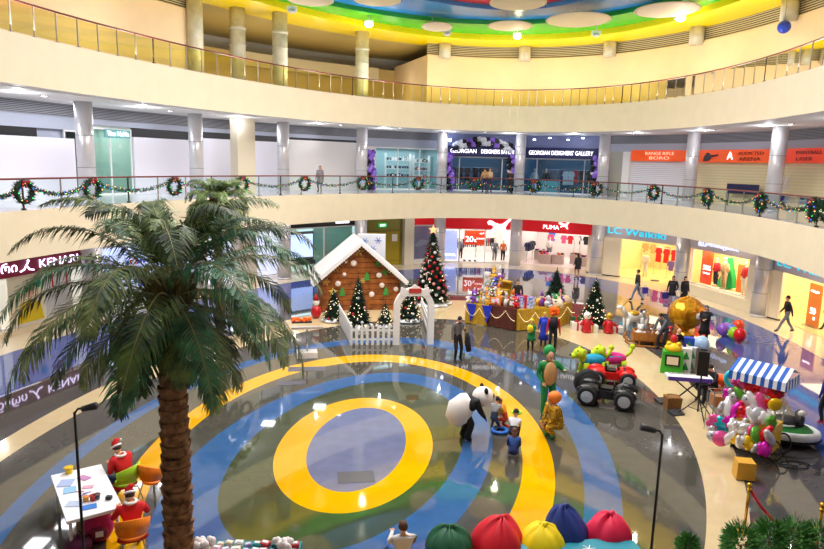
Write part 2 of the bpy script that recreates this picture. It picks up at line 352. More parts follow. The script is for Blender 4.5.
for x, y, w_, d_ in ((356, 477, .85, .55), (307, 369, 1.3, .5), (292, 383, .9, .4)):
    q = at(x, y); b = MB(); b.box((0, 0, .003), (w_, d_, .006)); struct(b.build('floor_hatch', [M('hatch_grey', (84, 86, 100), .2)], loc=q, rz=.15))
# ============================================================ SHOPS
def emis(key, c, e, rough=.5): return M(key, c, rough, em=e)
glp = glass('shop_glass', (240, 248, 250), .03)
wallw = M('shop_wall_white', (240, 238, 232), .5); shutter = louvre('roller_shutter', (236, 236, 240), (205, 205, 215), 8)
louv = louvre('ceiling_louvre', (150, 150, 158), (60, 62, 70), 14)
def bpart(name, fr, c, d, mats, parent, **k):
    b = MB(); b.box(c, d); return b.build(name, mats, parent)
def local(fr, name, label, cat, x=0, y=0, z=0, group=None): return thing(name, label, cat, fr(x, y, z), fr.rz, group)
def sbox(fr, name, x0, x1, y0, y1, z0, z1, mat):           # structure block in a bay's frame
    b = MB(); b.box((0, 0, (z1-z0)/2), (x1-x0, y1-y0, z1-z0)); p = fr((x0+x1)/2, (y0+y1)/2, z0); return struct(b.build(name, [mat], loc=p, rz=fr.rz))
wn = [0]
def window(fr, x0, x1, z0, z1, y=0, mul=1, frame=None, gm=None):
    wn[0] += 1; t = thing('window_%d' % wn[0], None, None, fr(x0, y, z0), fr.rz); struct(t); fm_ = frame or white; L, H = x1-x0, z1-z0
    b = MB()
    for i in range(mul+1): b.box((L*i/mul, 0, H/2), (.07, .09, H))
    b.box((L/2, 0, H-.04), (L, .09, .08)); b.box((L/2, 0, .04), (L, .09, .08)); b.build('window_frame', [fm_], t)
    b = MB(); b.quad((0, 0, 0), (L, 0, 0), (L, 0, H), (0, 0, H)); b.build('pane', [gm or glp], t, fix=False); return t
def room(fr, L, H, depth, wm, fmx, cm, power, color=(1, 1, 1), y0=0, lname='shop_light'):
    for n_, c, d, mt in (('wall_shop_back', (L/2, y0+depth, 0), (L, .1, H), wm), ('wall_shop_side', (0, y0+depth/2, 0), (.1, depth, H), wm), ('wall_shop_side', (L, y0+depth/2, 0), (.1, depth, H), wm)):
        b = MB(); b.box((0, 0, H/2), d); struct(b.build(n_, [mt], loc=fr(*c), rz=fr.rz))
    b = MB(); b.box((0, 0, 0), (L, depth, .02)); struct(b.build('floor_shop', [fmx], loc=fr(L/2, y0+depth/2, .012), rz=fr.rz))
    b = MB(); b.box((0, 0, 0), (L, depth, .04)); struct(b.build('ceiling_shop', [cm], loc=fr(L/2, y0+depth/2, H-.03), rz=fr.rz))
    p = fr(L/2, y0+depth*.5, H-.12); lamp(lname, 'AREA', p, power, color, L*.8, (0, 0, fr.rz), depth*.8)
def sign(fr, label, x0, x1, z0, z1, y, pm, lines, lm, side=.12):
    t = local(fr, 'shop_sign', label, 'sign', (x0+x1)/2, y, (z0+z1)/2); L, H = x1-x0, z1-z0
    b = MB(); b.box((0, side/2, 0), (L, side, H)); b.build('panel', [pm], t)
    for s, sz, x, z, wd in lines: text(s, sz, lm, t, (x, -.03, z), wd, 'lettering')
    return t
GARM = [M('cloth_'+n, c, .8) for n, c in (('red', (200, 30, 40)), ('white', (230, 228, 222)), ('black', (30, 30, 34)), ('navy', (40, 50, 95)), ('grey', (120, 120, 125)), ('beige', (190, 160, 120)), ('pink', (230, 90, 130)), ('orange', (225, 110, 40)), ('violet', (120, 100, 190)), ('teal', (40, 130, 140)))]
def garment_mesh(k, long=False):
    b = MB(); h = .95 if long else .62
    b.prism([(-.2, -.02), (-.08, .02), (.08, .02), (.2, -.02), (.27, -.3), (.2, -.33), (.17, -.18), (.2 if long else .16, -h), (-.2 if long else -.16, -h), (-.17, -.18), (-.2, -.33), (-.27, -.3)], -.035, .035, 'xz', 0)
    return b
GPROTO = {}
def garment(loc, rz, col, long, label, group):
    k = (col, long)
    if k not in GPROTO:
        t = garment_mesh(*k).build('hanging_garment', [GARM[col]]); GPROTO[k] = t; o = t
    else: o = GPROTO[k].copy(); COL.objects.link(o)
    o.location = loc; o.rotation_euler.z = rz; tag(o, label, 'garment', group); return o
def rack(fr, x, y, L, h, cols, label, glabel, ggroup, long=False, ang=0, face=0):
    t = local(fr, 'clothes_rack', label, 'clothes rack', x, y); t.rotation_euler.z += ang
    b = MB(); b.tube([(-L/2, 0, h), (L/2, 0, h)], .018, 6); b.build('rail', [steel], t, True)
    for s in (-1, 1):
        b = MB(); b.tube([(s*L/2, 0, h), (s*L/2, 0, .03)], .018, 6); b.box((s*L/2, 0, .015), (.05, .5, .03)); b.build('leg', [steel], t)
    n = max(2, int(L/(.16 if not face else .5))); q = Matrix.Rotation(t.rotation_euler.z, 3, 'Z')
    for i in range(n):
        p = Vector(t.location)+q @ Vector((-L/2+L*(i+.5)/n, 0, h-.03)); garment(p, t.rotation_euler.z+(PI/2 if not face else 0)+random.uniform(-.1, .1), random.choice(cols), long, glabel, ggroup)
def mannequin(loc, rz, label, top, bot, sc=1.0, group=None):
    t = thing('mannequin', label, 'mannequin', loc, rz, group); t.scale = (sc,)*3
    b = MB(); b.tube([(0, 0, .95), (0, 0, 1.12), (0, 0, 1.35), (0, 0, 1.46), (0, 0, 1.56)], [.14, .11, .16, .06, .05], 12, 0); b.sph((0, -.01, 1.66), (.075, .09, .11), 0)
    for s in (-1, 1):
        b.tube([(s*.09, 0, .95), (s*.1, -.02, .5), (s*.1, .02, .06)], [.09, .06, .035], 8); b.tube([(s*.17, 0, 1.4), (s*.25, .02, 1.12), (s*.24, -.05, .88)], [.05, .04, .025], 8); b.sph((s*.1, -.05, .04), (.04, .11, .035), 0, 8, 5); b.sph((s*.24, -.06, .83), (.025, .03, .06), 0, 8, 5)
    b.build('body', [M('mannequin_skin', (235, 215, 190), .4)], t, True)
    b = MB(); b.tube([(0, 0, .9), (0, 0, 1.12), (0, 0, 1.36), (0, 0, 1.47)], [.17, .135, .185, .09], 12)
    for s in (-1, 1): b.tube([(s*.17, 0, 1.41), (s*.26, .02, 1.12), (s*.25, -.04, .95)], [.065, .055, .045], 8)
    b.build('jacket', [GARM[top]], t, True)
    b = MB()
    for s in (-1, 1): b.tube([(s*.085, 0, .98), (s*.1, -.02, .5), (s*.1, .02, .12)], [.11, .08, .06], 8)
    b.build('trousers', [GARM[bot]], t, True)
    b = MB(); b.cyl((0, 0, 0), (0, 0, .02), .2, n=16); b.build('base', [steel], t); return t
def cat_logo(t, loc, s, mat, name='leaping_cat_emblem'):
    P = [(-1.0, .28), (-.86, .42), (-.62, .40), (-.45, .28), (-.1, .16), (.2, .18), (.5, .42), (.78, .62), (1.0, .62), (.98, .5), (.78, .44), (.58, .22), (.42, -.05), (.5, -.4), (.62, -.66), (.48, -.68), (.3, -.42), (.12, -.26), (-.1, -.3), (-.3, -.2), (-.5, -.42), (-.68, -.42), (-.55, -.22), (-.5, -.02), (-.68, .1), (-.9, .12)]
    b = MB(); b.prism([(x*s, z*s) for x, z in P], -.03, .03, 'xz'); o = b.build(name, [mat], t, loc=loc); return o
BG = {}   # bays on the ground: index -> frame at the column line
def colpx(i, z):
    P = E(TC[i], 3.0); d = Vector((P.x, P.y, z-EYE)); return 412+FPX*d.dot(_rt)/d.dot(_fw)
BAYT = {}
def bay(i, off, z):
    zz = 1.8 if z < 1 else 7.3
    T = []
    for k in (i, i+1):
        key = (k, off, zz)
        if key not in BAYT: BAYT[key] = tpx(colpx(k, zz), off, zz)
        T.append(BAYT[key])
    return Fr(T[0], T[1], off, z)
H0 = ZB1; H1 = ZB2-ZL1; tilef = M('shop_floor_pale', (236, 226, 205), .2); tileo = M('shop_floor_warm', (250, 225, 160), .2)
lw = emis('letters_white', (255, 250, 255), 2.4); lc = emis('letters_cyan', (20, 205, 235), 1.1); lv = emis('letters_violet_white', (225, 215, 255), 4)
red = M('sign_red', (206, 10, 28), .4); redl = emis('sign_red_glow', (206, 10, 28), .35)
# --- ground bay 0: shop with the red sign and white letters, far left
fr = bay(0, 3.9, 0); L = fr.L; a, c = fr.A, fr.B
t = sign(fr, 'long dark red fascia sign with glowing white letters beside the palm fronds', .1, L-.35, 2.35, 3.05, -.25, emis('sign_dark_red', (110, 8, 40), .3), [('კენარი', .5, L/2-5.0, 0, 2.0), ('KENARI', .48, L/2-1.95, 0, 2.0)], lv)
b = MB(); b.tube([(-.28, 0, -.14), (-.1, 0, -.08), (.02, 0, .08), (.1, 0, .2)], .03, 6); b.tube([(.02, 0, .08), (.16, 0, -.1), (.36, 0, -.14)], .03, 6); b.sph((.12, 0, .26), .05, 0, 8, 6); b.build('emblem', [lv], t, loc=(L/2-3.6, -.04, -.05))
sbox(fr, 'wall_shopfront', 0, L, 0, .15, 3.05, H0, M('bulk_cream', (226, 212, 186), .6))
room(fr, L, H0, 3.4, wallw, tilef, wallw, 150, (1, .95, .95), .15)
sbox(fr, 'wall_display', L-2.6, L-.75, .5, .6, 0, 2.3, M('display_white', (246, 238, 238), .5))
sbox(fr, 'trim_5', 0, L, -.3, .1, 0, .22, M('plinth_stone', (222, 206, 176), .3))
window(fr, 0, L-2.6, .22, 2.35, 0, 2); window(fr, L-2.6, L-.6, .22, 2.35, 0, 1)
for k in (0, .75):
    b = MB(); b.box((0, 0, 0), (.05, .05, .75)); tag(b.build('hanging_strap', [red], loc=fr(L-2.35+k, -.12, 1.98), rz=fr.rz), 'red strap hanging before the white display wall under the sign, %s' % ('nearer the poster' if not k else 'nearer the lit column'), 'strap')
t = local(fr, 'wall_poster', 'poster of a bright figure with yellow skirt beside the white display wall', 'poster', L-3.6, -.06, .3)
b = MB(); b.box((0, 0, 1), (1.7, .04, 2.0)); b.build('sheet', [M('poster_pale', (240, 235, 205), .5)], t)
b = MB(); b.prism([(-.5, .05), (.75, .05), (.6, .75), (.1, 1.0), (-.35, .8)], -.045, -.03, 'xz'); b.build('skirt_print', [M('poster_yellow', (225, 200, 20), .5)], t)
b = MB(); b.prism([(.1+COS(k)*.26, 1.35+SIN(k)*.3) for k in [j*.5 for j in range(12)]], -.045, -.03, 'xz'); b.build('face_print', [M('poster_skin', (235, 190, 160), .5)], t)
b = MB(); b.prism([(.55+COS(k)*.16, 1.6+SIN(k)*.2) for k in [j*.6 for j in range(10)]], -.045, -.03, 'xz'); b.build('leaf_print', [M('poster_green', (60, 180, 150), .5)], t)
# --- ground bays 1..4: bright windows behind the palm
def stock(fr, x0, x1, y, zs, n, cols, label, group, size=.16):      # goods standing on shelves: individual boxes and bottles
    first = {}
    for z in zs:
        for i in range(n):
            c = random.choice(cols); x = x0+(x1-x0)*(i+.5)/n+random.uniform(-.03, .03); k = (c.name, random.randint(0, 1))
            if k not in first:
                b = MB()
                if k[1]: b.box((0, 0, size*.6), (size*.8, size*.6, size*1.2)); b.box((0, -size*.31, size*.6), (size*.5, .006, size*.7), 1)
                else: b.cyl((0, 0, 0), (0, 0, size), size*.35, n=10); b.cyl((0, 0, size), (0, 0, size*1.5), size*.14, n=8, mi=1)
                first[k] = b.build('shelf_product', [c, white]); o = first[k]
            else: o = first[k].copy(); COL.objects.link(o)
            o.location = fr(x, y, z); o.rotation_euler.z = fr.rz; tag(o, label, 'product', group)
def shelf(fr, x0, x1, y, zs, label, mat=None, d=.35):
    t = local(fr, 'display_shelf', label, 'shelf', (x0+x1)/2, y); L = x1-x0; H = max(zs)+.5
    for z in zs: b = MB(); b.box((0, 0, z-.02), (L, d, .035)); b.build('board', [mat or white], t)
    for s in (-1, 1): b = MB(); b.box((s*L/2, 0, H/2), (.04, d, H)); b.build('upright', [mat or white], t)
    return t
blu = emis('window_glow_blue', (190, 205, 255), 1.6)
for i, (wl, col, pw, lab) in {1: ((222, 226, 255), (.8, .85, 1), 190, 'left'), 2: ((235, 235, 250), (.9, .9, 1), 200, 'mid'), 3: ((214, 230, 236), (.9, 1, 1), 130, 'teal')}.items():
    fr = bay(i, 4.0, 0); L = fr.L
    wm = M('shop_wall_'+lab, wl, .5)
    room(fr, L, H0, 3.2, wm, tilef, wm, pw, col, .1)
    sbox(fr, 'wall_shopfront', 0, L, -.05, .1, 2.95, H0, M('bulk_'+lab, (210, 214, 235) if i < 3 else (24, 24, 28), .5))
    window(fr, .3, L-.3, .1, 2.95, 0, 2 if i > 1 else 3)
fr = bay(1, 4.0, 0)
for k in range(3):
    nm = ('nearest the red sign', 'in the middle of the bright window', 'nearest the beige pillar')[k]
    shelf(fr, .7+k*1.9, 2.2+k*1.9, 1.2, (.5, 1.1, 1.7), 'white display shelf behind palm fronds, '+nm)
    stock(fr, .75+k*1.9, 2.15+k*1.9, 1.2, (.5, 1.1, 1.7), 7, [M('p_violet', (90, 60, 190), .4), M('p_blue', (60, 90, 220), .4), M('p_wht', (240, 240, 250), .4), GARM[0], GARM[9]], 'small bright bottle or box on white shelves behind the palm fronds', 'products behind the palm fronds', .2)
fr = bay(2, 4.0, 0)
t = local(fr, 'display_screen', 'pale lit display panel behind glass next to beige pillar', 'display screen', fr.L/2+.7, .8, .5); b = MB(); b.box((0, 0, .9), (1.9, .08, 1.7)); b.build('frame', [dark], t); b = MB(); b.box((0, -.045, .9), (1.8, .01, 1.6)); b.build('screen', [emis('screen_pale', (205, 212, 255), 1.3)], t)
# bay 3: black sign, big pale screen, teal wall
fr = bay(3, 3.9, 0); L = fr.L
sign(fr, 'black fascia sign with small white letters above the wooden cabin roof', .25, L-.2, 3.02, H0, -.12, black, [('minimo', .34, L*.22, -.12, 1.1)], lw)
t = local(fr, 'display_screen', 'large pale blue lit screen in dark frame left of the cabin roof', 'display screen', 1.35, .35, .75); b = MB(); b.box((0, 0, .95), (2.1, .1, 1.95)); b.box((0, 0, -.1), (2.1, .5, .25)); b.build('frame', [dark], t); b = MB(); b.box((0, -.06, 1.0), (1.95, .01, 1.5)); b.build('screen', [emis('screen_blue', (196, 212, 255), 1.5)], t)
sbox(fr, 'wall_teal', 2.6, L-.3, .6, .7, 0, 2.95, M('teal_wall', (150, 215, 200), .5))
# bay 4: service doors, pillar, red sign, lilac window
fr = bay(4, 4.2, 0); L = fr.L
sbox(fr, 'wall_service', 0, L*.52, .1, .2, 0, H0, M('service_wall', (150, 140, 60), .6))
dmat = M('door_olive', (168, 148, 20), .45)
dn = struct(thing('door_1', None, None, fr(L*.26, 0, 0), fr.rz))
for s in (-1, 1):
    b = MB(); b.box((s*.68, 0, 1.2), (1.34, .07, 2.4)); b.box((s*.68, -.04, 1.75), (.9, .02, .8)); b.box((s*.68, -.04, .7), (.9, .02, .7)); lf = b.build('door_leaf', [dmat], dn)
    b = MB(); b.box((s*.1, -.09, 1.15), (.04, .05, .3)); b.build('door_handle', [black], lf)
b = MB(); b.box((0, 0, 2.45), (2.85, .12, .1)); b.box((-1.4, 0, 1.22), (.08, .12, 2.45)); b.box((1.4, 0, 1.22), (.08, .12, 2.45)); b.box((0, 0, .32), (2.7, .09, .06)); b.build('door_frame', [M('door_frame_olive', (130, 115, 20), .5)], dn)
t = local(fr, 'door_notice', 'white paper notice taped to the olive double door', 'notice', L*.26+.95, -.06, 1.75); b = MB(); b.box((0, 0, .2), (.42, .01, .5)); b.build('sheet', [white], t)
t = local(fr, 'exit_sign', 'small green lit exit sign over the olive double door', 'exit sign', L*.26, -.08, 2.75); b = MB(); b.box((0, 0, .1), (.6, .06, .26)); b.build('housing', [emis('exit_green', (30, 170, 90), 1.2)], t); text('EXIT', .2, lw, t, (0, -.05, .1))
sbox(fr, 'wall_pillar', L*.52, L*.64, -.35, .2, 0, H0, M('pillar_pale', (228, 220, 200), .5))
sign(fr, 'plain red fascia panel behind the star of the tall christmas tree', L*.64, L-.1, 2.85, H0-.08, -.1, redl, [], lw)
sbox(fr, 'wall_display', L*.66, L-.15, .5, .6, .1, 2.85, M('lilac_display', (196, 186, 225), .5))
window(fr, L*.65, L-.1, .25, 2.8, .1, 1); sbox(fr, 'trim_6', L*.65, L-.1, -.1, .3, 0, .25, wallw)
bt = local(fr, 'window_print', 'pale leaping shoe print on the lilac window behind the tall christmas tree', 'window print', L*.83, .42, 1.4); b = MB(); b.prism([(-.8, -.1), (-.2, .35), (.3, .2), (.8, .3), (.75, .05), (.1, -.05), (-.5, -.25)], 0, .02, 'xz'); b.build('print', [M('print_pale', (235, 235, 255), .5)], bt)
# bays 5, 6: sports shop
def puma_room(i, warm):
    fr = bay(i, 4.5, 0); L = fr.L
    room(fr, L, H0, 6.0, wallw, M('shop_floor_pinkish', (240, 222, 214), .2), wallw, 230, (1, .93, .9), .1)
    sbox(fr, 'trim_7', 0, L, -.1, .1, H0-.18, H0, M('strip_grey', (130, 130, 130), .5)); return fr, L
fr, L = puma_room(5, 0)
t = sign(fr, 'red fascia sign with large white leaping cat emblem beside the tall christmas tree', .15, L-.35, 2.55, H0-.15, -.15, redl, [], lw); cat_logo(t, (L/2-1.15, -.06, -.25), .95, lw)
window(fr, .15, 1.5, 0, 2.55, 0, 1); window(fr, 1.5, L-.35, 0, 2.55, 0, 2, None)
t = local(fr, 'sale_banner', 'orange hanging sale banner reading 20 behind sports shop glass', 'banner', 2.75, .7, 1.25); lamp('window_light', 'AREA', fr(L*.5, .25, 2.9), 60, (1, .95, .92), L*.7, (rad(40), 0, fr.rz), .3); b = MB(); b.box((0, 0, .55), (1.6, .03, 1.1)); b.build('cloth', [M('banner_orange', (235, 66, 20), .5)], t)  # area lamp added inside the glass to brighten banner and mannequins
text('20', .62, lw, t, (-.42, -.04, .42)); text('%', .3, lw, t, (.02, -.04, .32)); text('ფასდაკლება', .16, lw, t, (.42, -.04, .5), .6, 'small_lettering'); text('-დან', .16, lw, t, (.5, -.04, .88), .35, 'small_lettering')
t = local(fr, 'display_screen', 'tall violet blue lit screen in left window of the sports shop', 'display screen', .82, .45, .15); b = MB(); b.box((0, 0, 1.1), (1.15, .06, 2.2)); b.build('screen', [emis('screen_violet', (170, 180, 240), .9)], t); text('PUMA', .3, lw, t, (0, -.06, .35), .9)
for k in range(3):
    b = MB(); b.box((0, 0, .05), (.12, .26, .07)); b.box((0, .06, .12), (.1, .14, .1)); tag(b.build('display_shoe', [black], loc=fr(2.0+k*.4, -.2+.45, 0), rz=fr.rz+.5), 'small dark shoe standing on the sill under the orange sale banner', 'shoe', 'shoes under the sale banner')
for x, y, sc_, lb, tp_, bt_ in ((4.3, .7, 1.0, 'mannequin in dark tracksuit under the white cat emblem', 4, 4), (1.8, 1.6, .95, 'mannequin in grey jacket next to the violet screen', 4, 2), (4.95, .8, .95, 'mannequin in orange top at the right end of cat emblem window', 7, 2)):
    mannequin(fr(x, y, 0), fr.rz+.2, lb, tp_, bt_, sc_)
rack(fr, 2.4, 3.0, 1.6, 1.45, [2, 4, 1], 'low steel rack with dark clothes seen past the sale banner', 'dark or white garment hung on the rack behind the sale banner', 'garments behind the sale banner')
rack(fr, 4.0, 3.4, 1.6, 1.5, [5, 2, 0], 'steel rack of mixed clothes behind the dark tracksuit mannequin', 'brown, black or red garment on the rack behind the tracksuit mannequin', 'garments behind the tracksuit mannequin')
fr, L = puma_room(6, 0)
t = sign(fr, 'red fascia sign with white letters and small leaping cat, next to curved white corner', .15, L-.35, 2.5, H0-.15, -.15, redl, [('PUMA', .42, -.25, -.12, 1.15)], lw); cat_logo(t, (.72, -.06, .12), .42, lw)
def display_table(fr, x, y, w_, d_, h_, label, mat, ang=0):
    t = local(fr, 'display_table', label, 'display table', x, y); t.rotation_euler.z += ang
    b = MB(); b.box((0, 0, h_-.03), (w_, d_, .06)); b.build('table_top', [mat], t); b = MB(); b.box((0, 0, (h_-.06)/2), (w_*.92, d_*.92, h_-.06)); b.build('base_cabinet', [mat], t); return t
pk = M('table_greige', (196, 176, 168), .5)
spots = [(2.0, 1.4, .95, .8, 'nearest the shop entrance'), (2.9, 1.7, .8, .7, 'right of the nearest one'), (1.6, 2.4, .8, .7, 'second from the entrance on the window side'), (1.1, 3.2, .8, .7, 'deepest on the window side'), (4.0, 2.6, .8, .7, 'before the shelves facing the woman'), (4.7, 1.6, .8, .7, 'nearest the right hand shop wall')]
FOLD = None
for k, (x, y, w_, d_, lb) in enumerate(spots):
    display_table(fr, x, y, w_, d_, .72, 'greige display table in the sports shop, '+lb, pk)
    for q in range(4):
        b = MB(); b.box((0, 0, .05), (.26, .2, .1), top=.85); b.box((0, 0, .11), (.2, .16, .03), top=.9); tag(b.build('folded_garment', [GARM[(k+q*3) % 8]], loc=fr(x-w_*.3+q*w_*.2, y+(.1 if q % 2 else -.12), .72), rz=fr.rz), 'folded garment on a greige sports shop table', 'garment', 'folded garments on greige tables')
rack(fr, .6, 2.0, 1.6, 1.5, [3, 2, 4], 'rack of dark clothes beside the left wall of the open sports shop', 'dark garment on the rack by the left wall of the open sports shop', 'garments by the left wall', ang=PI/2)
rack(fr, 2.6, 4.6, 2.6, 1.9, [0, 1, 0, 6], 'high rack of red and white clothes on the back wall of the sports shop', 'red or white garment on the high back wall rack of the sports shop', 'garments on the back wall', face=1)
rack(fr, 4.3, 4.8, 1.8, 1.9, [4, 1, 2], 'high rack of grey clothes on the back wall of the sports shop', 'grey, white or black garment high on the back wall of the sports shop', 'grey garments on the back wall', face=1)
rack(fr, 5.2, 3.0, 1.6, 1.3, [7, 0, 7], 'rack of orange and red clothes behind the woman in black', 'orange or red garment behind the woman in black at the sports shop', 'orange garments at the sports shop', ang=PI/2)
mannequin(fr(1.7, 3.8, 0), fr.rz, 'white mannequin in pale top deep in the open sports shop', 1, 4, 1.0)
b = MB(); b.box((0, 0, 0), (.5, .04, 1.3)); tag(b.build('wall_banner', [M('banner_blue', (30, 120, 230), .5)], loc=fr(1.35, 5.9, 1.9), rz=fr.rz), 'bright blue banner on the back wall of the open sports shop', 'banner')
# bay 7: cyan lettered clothes shop
fr = bay(7, 3.7, 0); L = fr.L; lil = M('fascia_lilac', (206, 196, 206), .5)
ywall = M('shop_wall_warm', (252, 228, 176), .5)
room(fr, L, H0, 6, ywall, tileo, wallw, 330, (1, .84, .55), .2)
sign(fr, 'lilac fascia sign with cyan letters beside the curved white corner', .45, L-.1, 2.62, H0-.1, -.12, lil, [('LC Waikiki', .62, -.3, 0, L*.68)], lc)
b = MB(); n = 14; pts = [(.3+.7*0, -.75)]
b = MB(); pr = [(-.42, -.5), (.1, -.52), (.7, -.42), (1.4, -.22), (1.95, -.02), (1.95, .12), (-.42, .12)]
o = b.prism(pr, 0, 2.6, 'xy').build('wall_corner', [M('corner_panel', (246, 232, 204), .4)], loc=fr(0, 0, 0), rz=fr.rz); struct(o)
b = MB(); b.prism([(x*1.01, y*1.03-.005) for x, y in pr], 0, .07, 'xy'); struct(b.build('baseboard_corner', [dark], loc=fr(0, 0, 0), rz=fr.rz))
rack(fr, 3.3, 3.2, 1.8, 1.9, [0, 1, 0], 'tall rack with red and white coats in the warm lit shop', 'red or white coat on the tall rack in the warm lit shop', 'coats in the warm lit shop', True, face=1)
rack(fr, 1.6, 4.6, 2.4, 1.9, [5, 1, 7], 'long rack with tan and white clothes deep in the warm lit shop', 'tan, white or orange garment deep in the warm lit shop', 'tan garments in the warm lit shop', face=1)
rack(fr, 3.0, 5.4, 3.0, 2.6, [0, 2, 1, 3], 'highest rack of mixed clothes on the back wall of warm lit shop', 'mixed garment high on the back wall of the warm lit shop', 'high wall garments in the warm lit shop', face=1)
rack(fr, 4.4, 2.6, 1.2, 1.2, [8, 3], 'low rack with violet clothes in the warm lit shop', 'violet or navy garment on the low rack in the warm lit shop', 'violet garments in the warm lit shop', face=1)
rack(fr, 4.9, 4.4, 1.6, 2.2, [2, 5], 'high rack with dark clothes at the back of the warm lit shop', 'dark or tan garment high at the back of the warm lit shop', 'dark garments in the warm lit shop', True, face=1)
shelf(fr, L-1.6, L-.4, 2.0, (.35, .95, 1.5), 'beige wall shelf with clothes beside the sale window', M('wood_pale', (226, 190, 130), .5))
stock(fr, L-1.5, L-.5, 2.0, (.35, .95, 1.5), 4, [GARM[0], GARM[2], GARM[1], GARM[7]], 'small folded item on the beige shelf beside the sale window', 'items on the beige shelf', .26)
mannequin(fr(2.7, 1.8, 0), fr.rz, 'mannequin in white jacket under the cyan letters', 1, 1, 1.0)
b = MB(); b.cyl((0, 0, 0), (0, 0, .03), .28, n=18); tag(b.build('floor_mat', [dark], loc=fr(4.1, .9, .03)), 'small dark round mat on the warm shop floor', 'mat')
# bay 8: display window with green dress
fr = bay(8, 3.3, 0); L = fr.L
frame_l = M('frontage_lilac', (214, 200, 196), .5)
sbox(fr, 'wall_shopfront', .35, L, -.2, .1, 2.75, H0, frame_l); sbox(fr, 'wall_shopfront', .35, L, -.35, .1, 0, .62, M('sill_cream', (242, 228, 196), .4)); sbox(fr, 'wall_shopfront', .35, .95, -.2, .1, .62, 2.75, M('front_cream', (240, 222, 190), .4)); sbox(fr, 'wall_shopfront', L-.75, L, -.25, .1, .62, 2.75, frame_l)
t = local(fr, 'shop_sign', 'row of slanted glowing pale blue letters above the green dress window', 'sign', L*.5, -.24, 3.1); text('გეკოსიმპტიანი', .3, emis('letters_pale_blue', (205, 215, 255), 1.8), t, (0, 0, 0), L*.5)
room(fr, L-.3, 2.9, 2.2, M('window_back_warm', (255, 226, 165), .5), ywall, wallw, 150, (1, .82, .5), .1)
sbox(fr, 'floor_display', .95, L-.75, .1, 2.0, 0, .62, M('display_floor', (250, 235, 205), .4))
window(fr, .95, L-.75, .62, 2.75, 0, 1)
t = local(fr, 'sale_banner', 'tall orange red sale banner reading 50 at left of dress window', 'banner', 1.55, .55, .65); lamp('window_light', 'AREA', fr(L*.5, .15, 2.72), 70, (1, .88, .65), L*.6, (rad(40), 0, fr.rz), .3); b = MB(); b.box((0, 0, 1), (.95, .03, 2.0)); b.build('cloth', [M('banner_red_orange', (236, 70, 16), .5)], t); text('50%', .4, lw, t, (.05, -.04, .95)); text('ფასდაკლება', .1, lw, t, (.05, -.04, .65), .55, 'small_lettering')  # area lamp added at the window head to brighten the banner
for x, lb, c, h_, w_ in ((3.95, 'plain orange display column right of the green dress', (240, 110, 16), 1.55, .42), (4.65, 'tall yellow orange display panel behind the red mannequin', (246, 176, 20), 2.05, .5)):
    b = MB(); b.box((0, 0, h_/2), (w_, .12, h_)); tag(b.build('display_column', [M('panel_%d' % int(x*10), c, .5)], loc=fr(x, .85, .62), rz=fr.rz), lb, 'display panel')
t = local(fr, 'display_dress', 'wide flowing emerald green dress in middle of the display window', 'dress', 2.9, .9, .62)
b = MB(); b.prism([(-.75, .12), (-.35, .7), (-.12, 1.35), (-.05, 1.75), (.1, 1.8), (.25, 1.3), (.5, .7), (.62, .15), (.2, .02), (-.4, .02)], -.16, .16, 'xz'); b.build('skirt', [M('dress_green', (10, 165, 80), .6)], t)
mannequin(fr(3.1, .5, .62), fr.rz, 'mannequin in beige coat and dark top before the green dress', 5, 5, 1.05)
mannequin(fr(2.15, .75, .62), fr.rz, 'mannequin in red top and black skirt beside the sale banner', 0, 2, .95)
mannequin(fr(4.75, .45, .62), fr.rz, 'mannequin in red jacket and black shoes before the yellow panel', 0, 1, 1.05)
# bay 9: second cyan lettered shop
fr = bay(9, 3.5, 0); L = fr.L
room(fr, L, H0, 6, ywall, tileo, wallw, 360, (1, .84, .55), .2)
sign(fr, 'lilac fascia sign with cyan letters over the wall with vertical letters', .45, L, 2.45, 3.3, -.12, lil, [('LC Waikiki', .5, -.4, 0, L*.6)], lc)
b = MB(); pr = [(-.4, -.6), (.15, -.55), (1.0, -.3), (1.75, -.02), (1.75, .12), (-.4, .12)]
struct(b.prism(pr, 0, 2.44, 'xy').build('wall_corner', [MATS['corner_panel']], loc=fr(0, 0, 0), rz=fr.rz)); b = MB(); b.prism([(x*1.01, y*1.02-.005) for x, y in pr], 0, .07, 'xy'); struct(b.build('baseboard_corner', [dark], loc=fr(0, 0, 0), rz=fr.rz))
t = thing('shop_sign', 'vertical cyan letters running up the white curved corner', 'sign', fr(1.0, -.36, 1.22), fr.rz+.36); b = MB(); b.box((0, .01, 0), (.5, .02, 2.3)); b.build('panel', [MATS['corner_panel']], t); text('LC Waikiki', .5, lc, t, (0, -.03, 0), 2.2, tilt=-PI/2)
t = local(fr, 'sale_banner', 'free standing orange sale banner reading 50 on warm shop floor', 'banner', 3.0, .9, .03); lamp('window_light', 'AREA', fr(L*.55, .25, 3.2), 60, (1, .88, .65), L*.5, (rad(35), 0, fr.rz), .3); b = MB(); b.box((0, 0, 1.05), (.95, .04, 2.0)); b.build('cloth', [M('banner_soft_orange', (240, 140, 60), .5)], t); b = MB(); b.box((0, 0, .02), (1.0, .35, .04)); b.build('foot', [steel], t); text('50', .42, lw, t, (0, -.05, .75)); text('ფასდაკლება', .12, lw, t, (0, -.05, 1.7), .6, 'small_lettering'); text('%', .2, lw, t, (.15, -.05, .42), name='small_lettering')  # area lamp added in front to brighten the standing banner
rack(fr, 4.3, 2.2, 1.8, 2.0, [7, 0, 5], 'high rack of orange and red clothes behind the standing banner', 'orange, red or tan garment behind the standing banner', 'garments behind the standing banner', face=1)
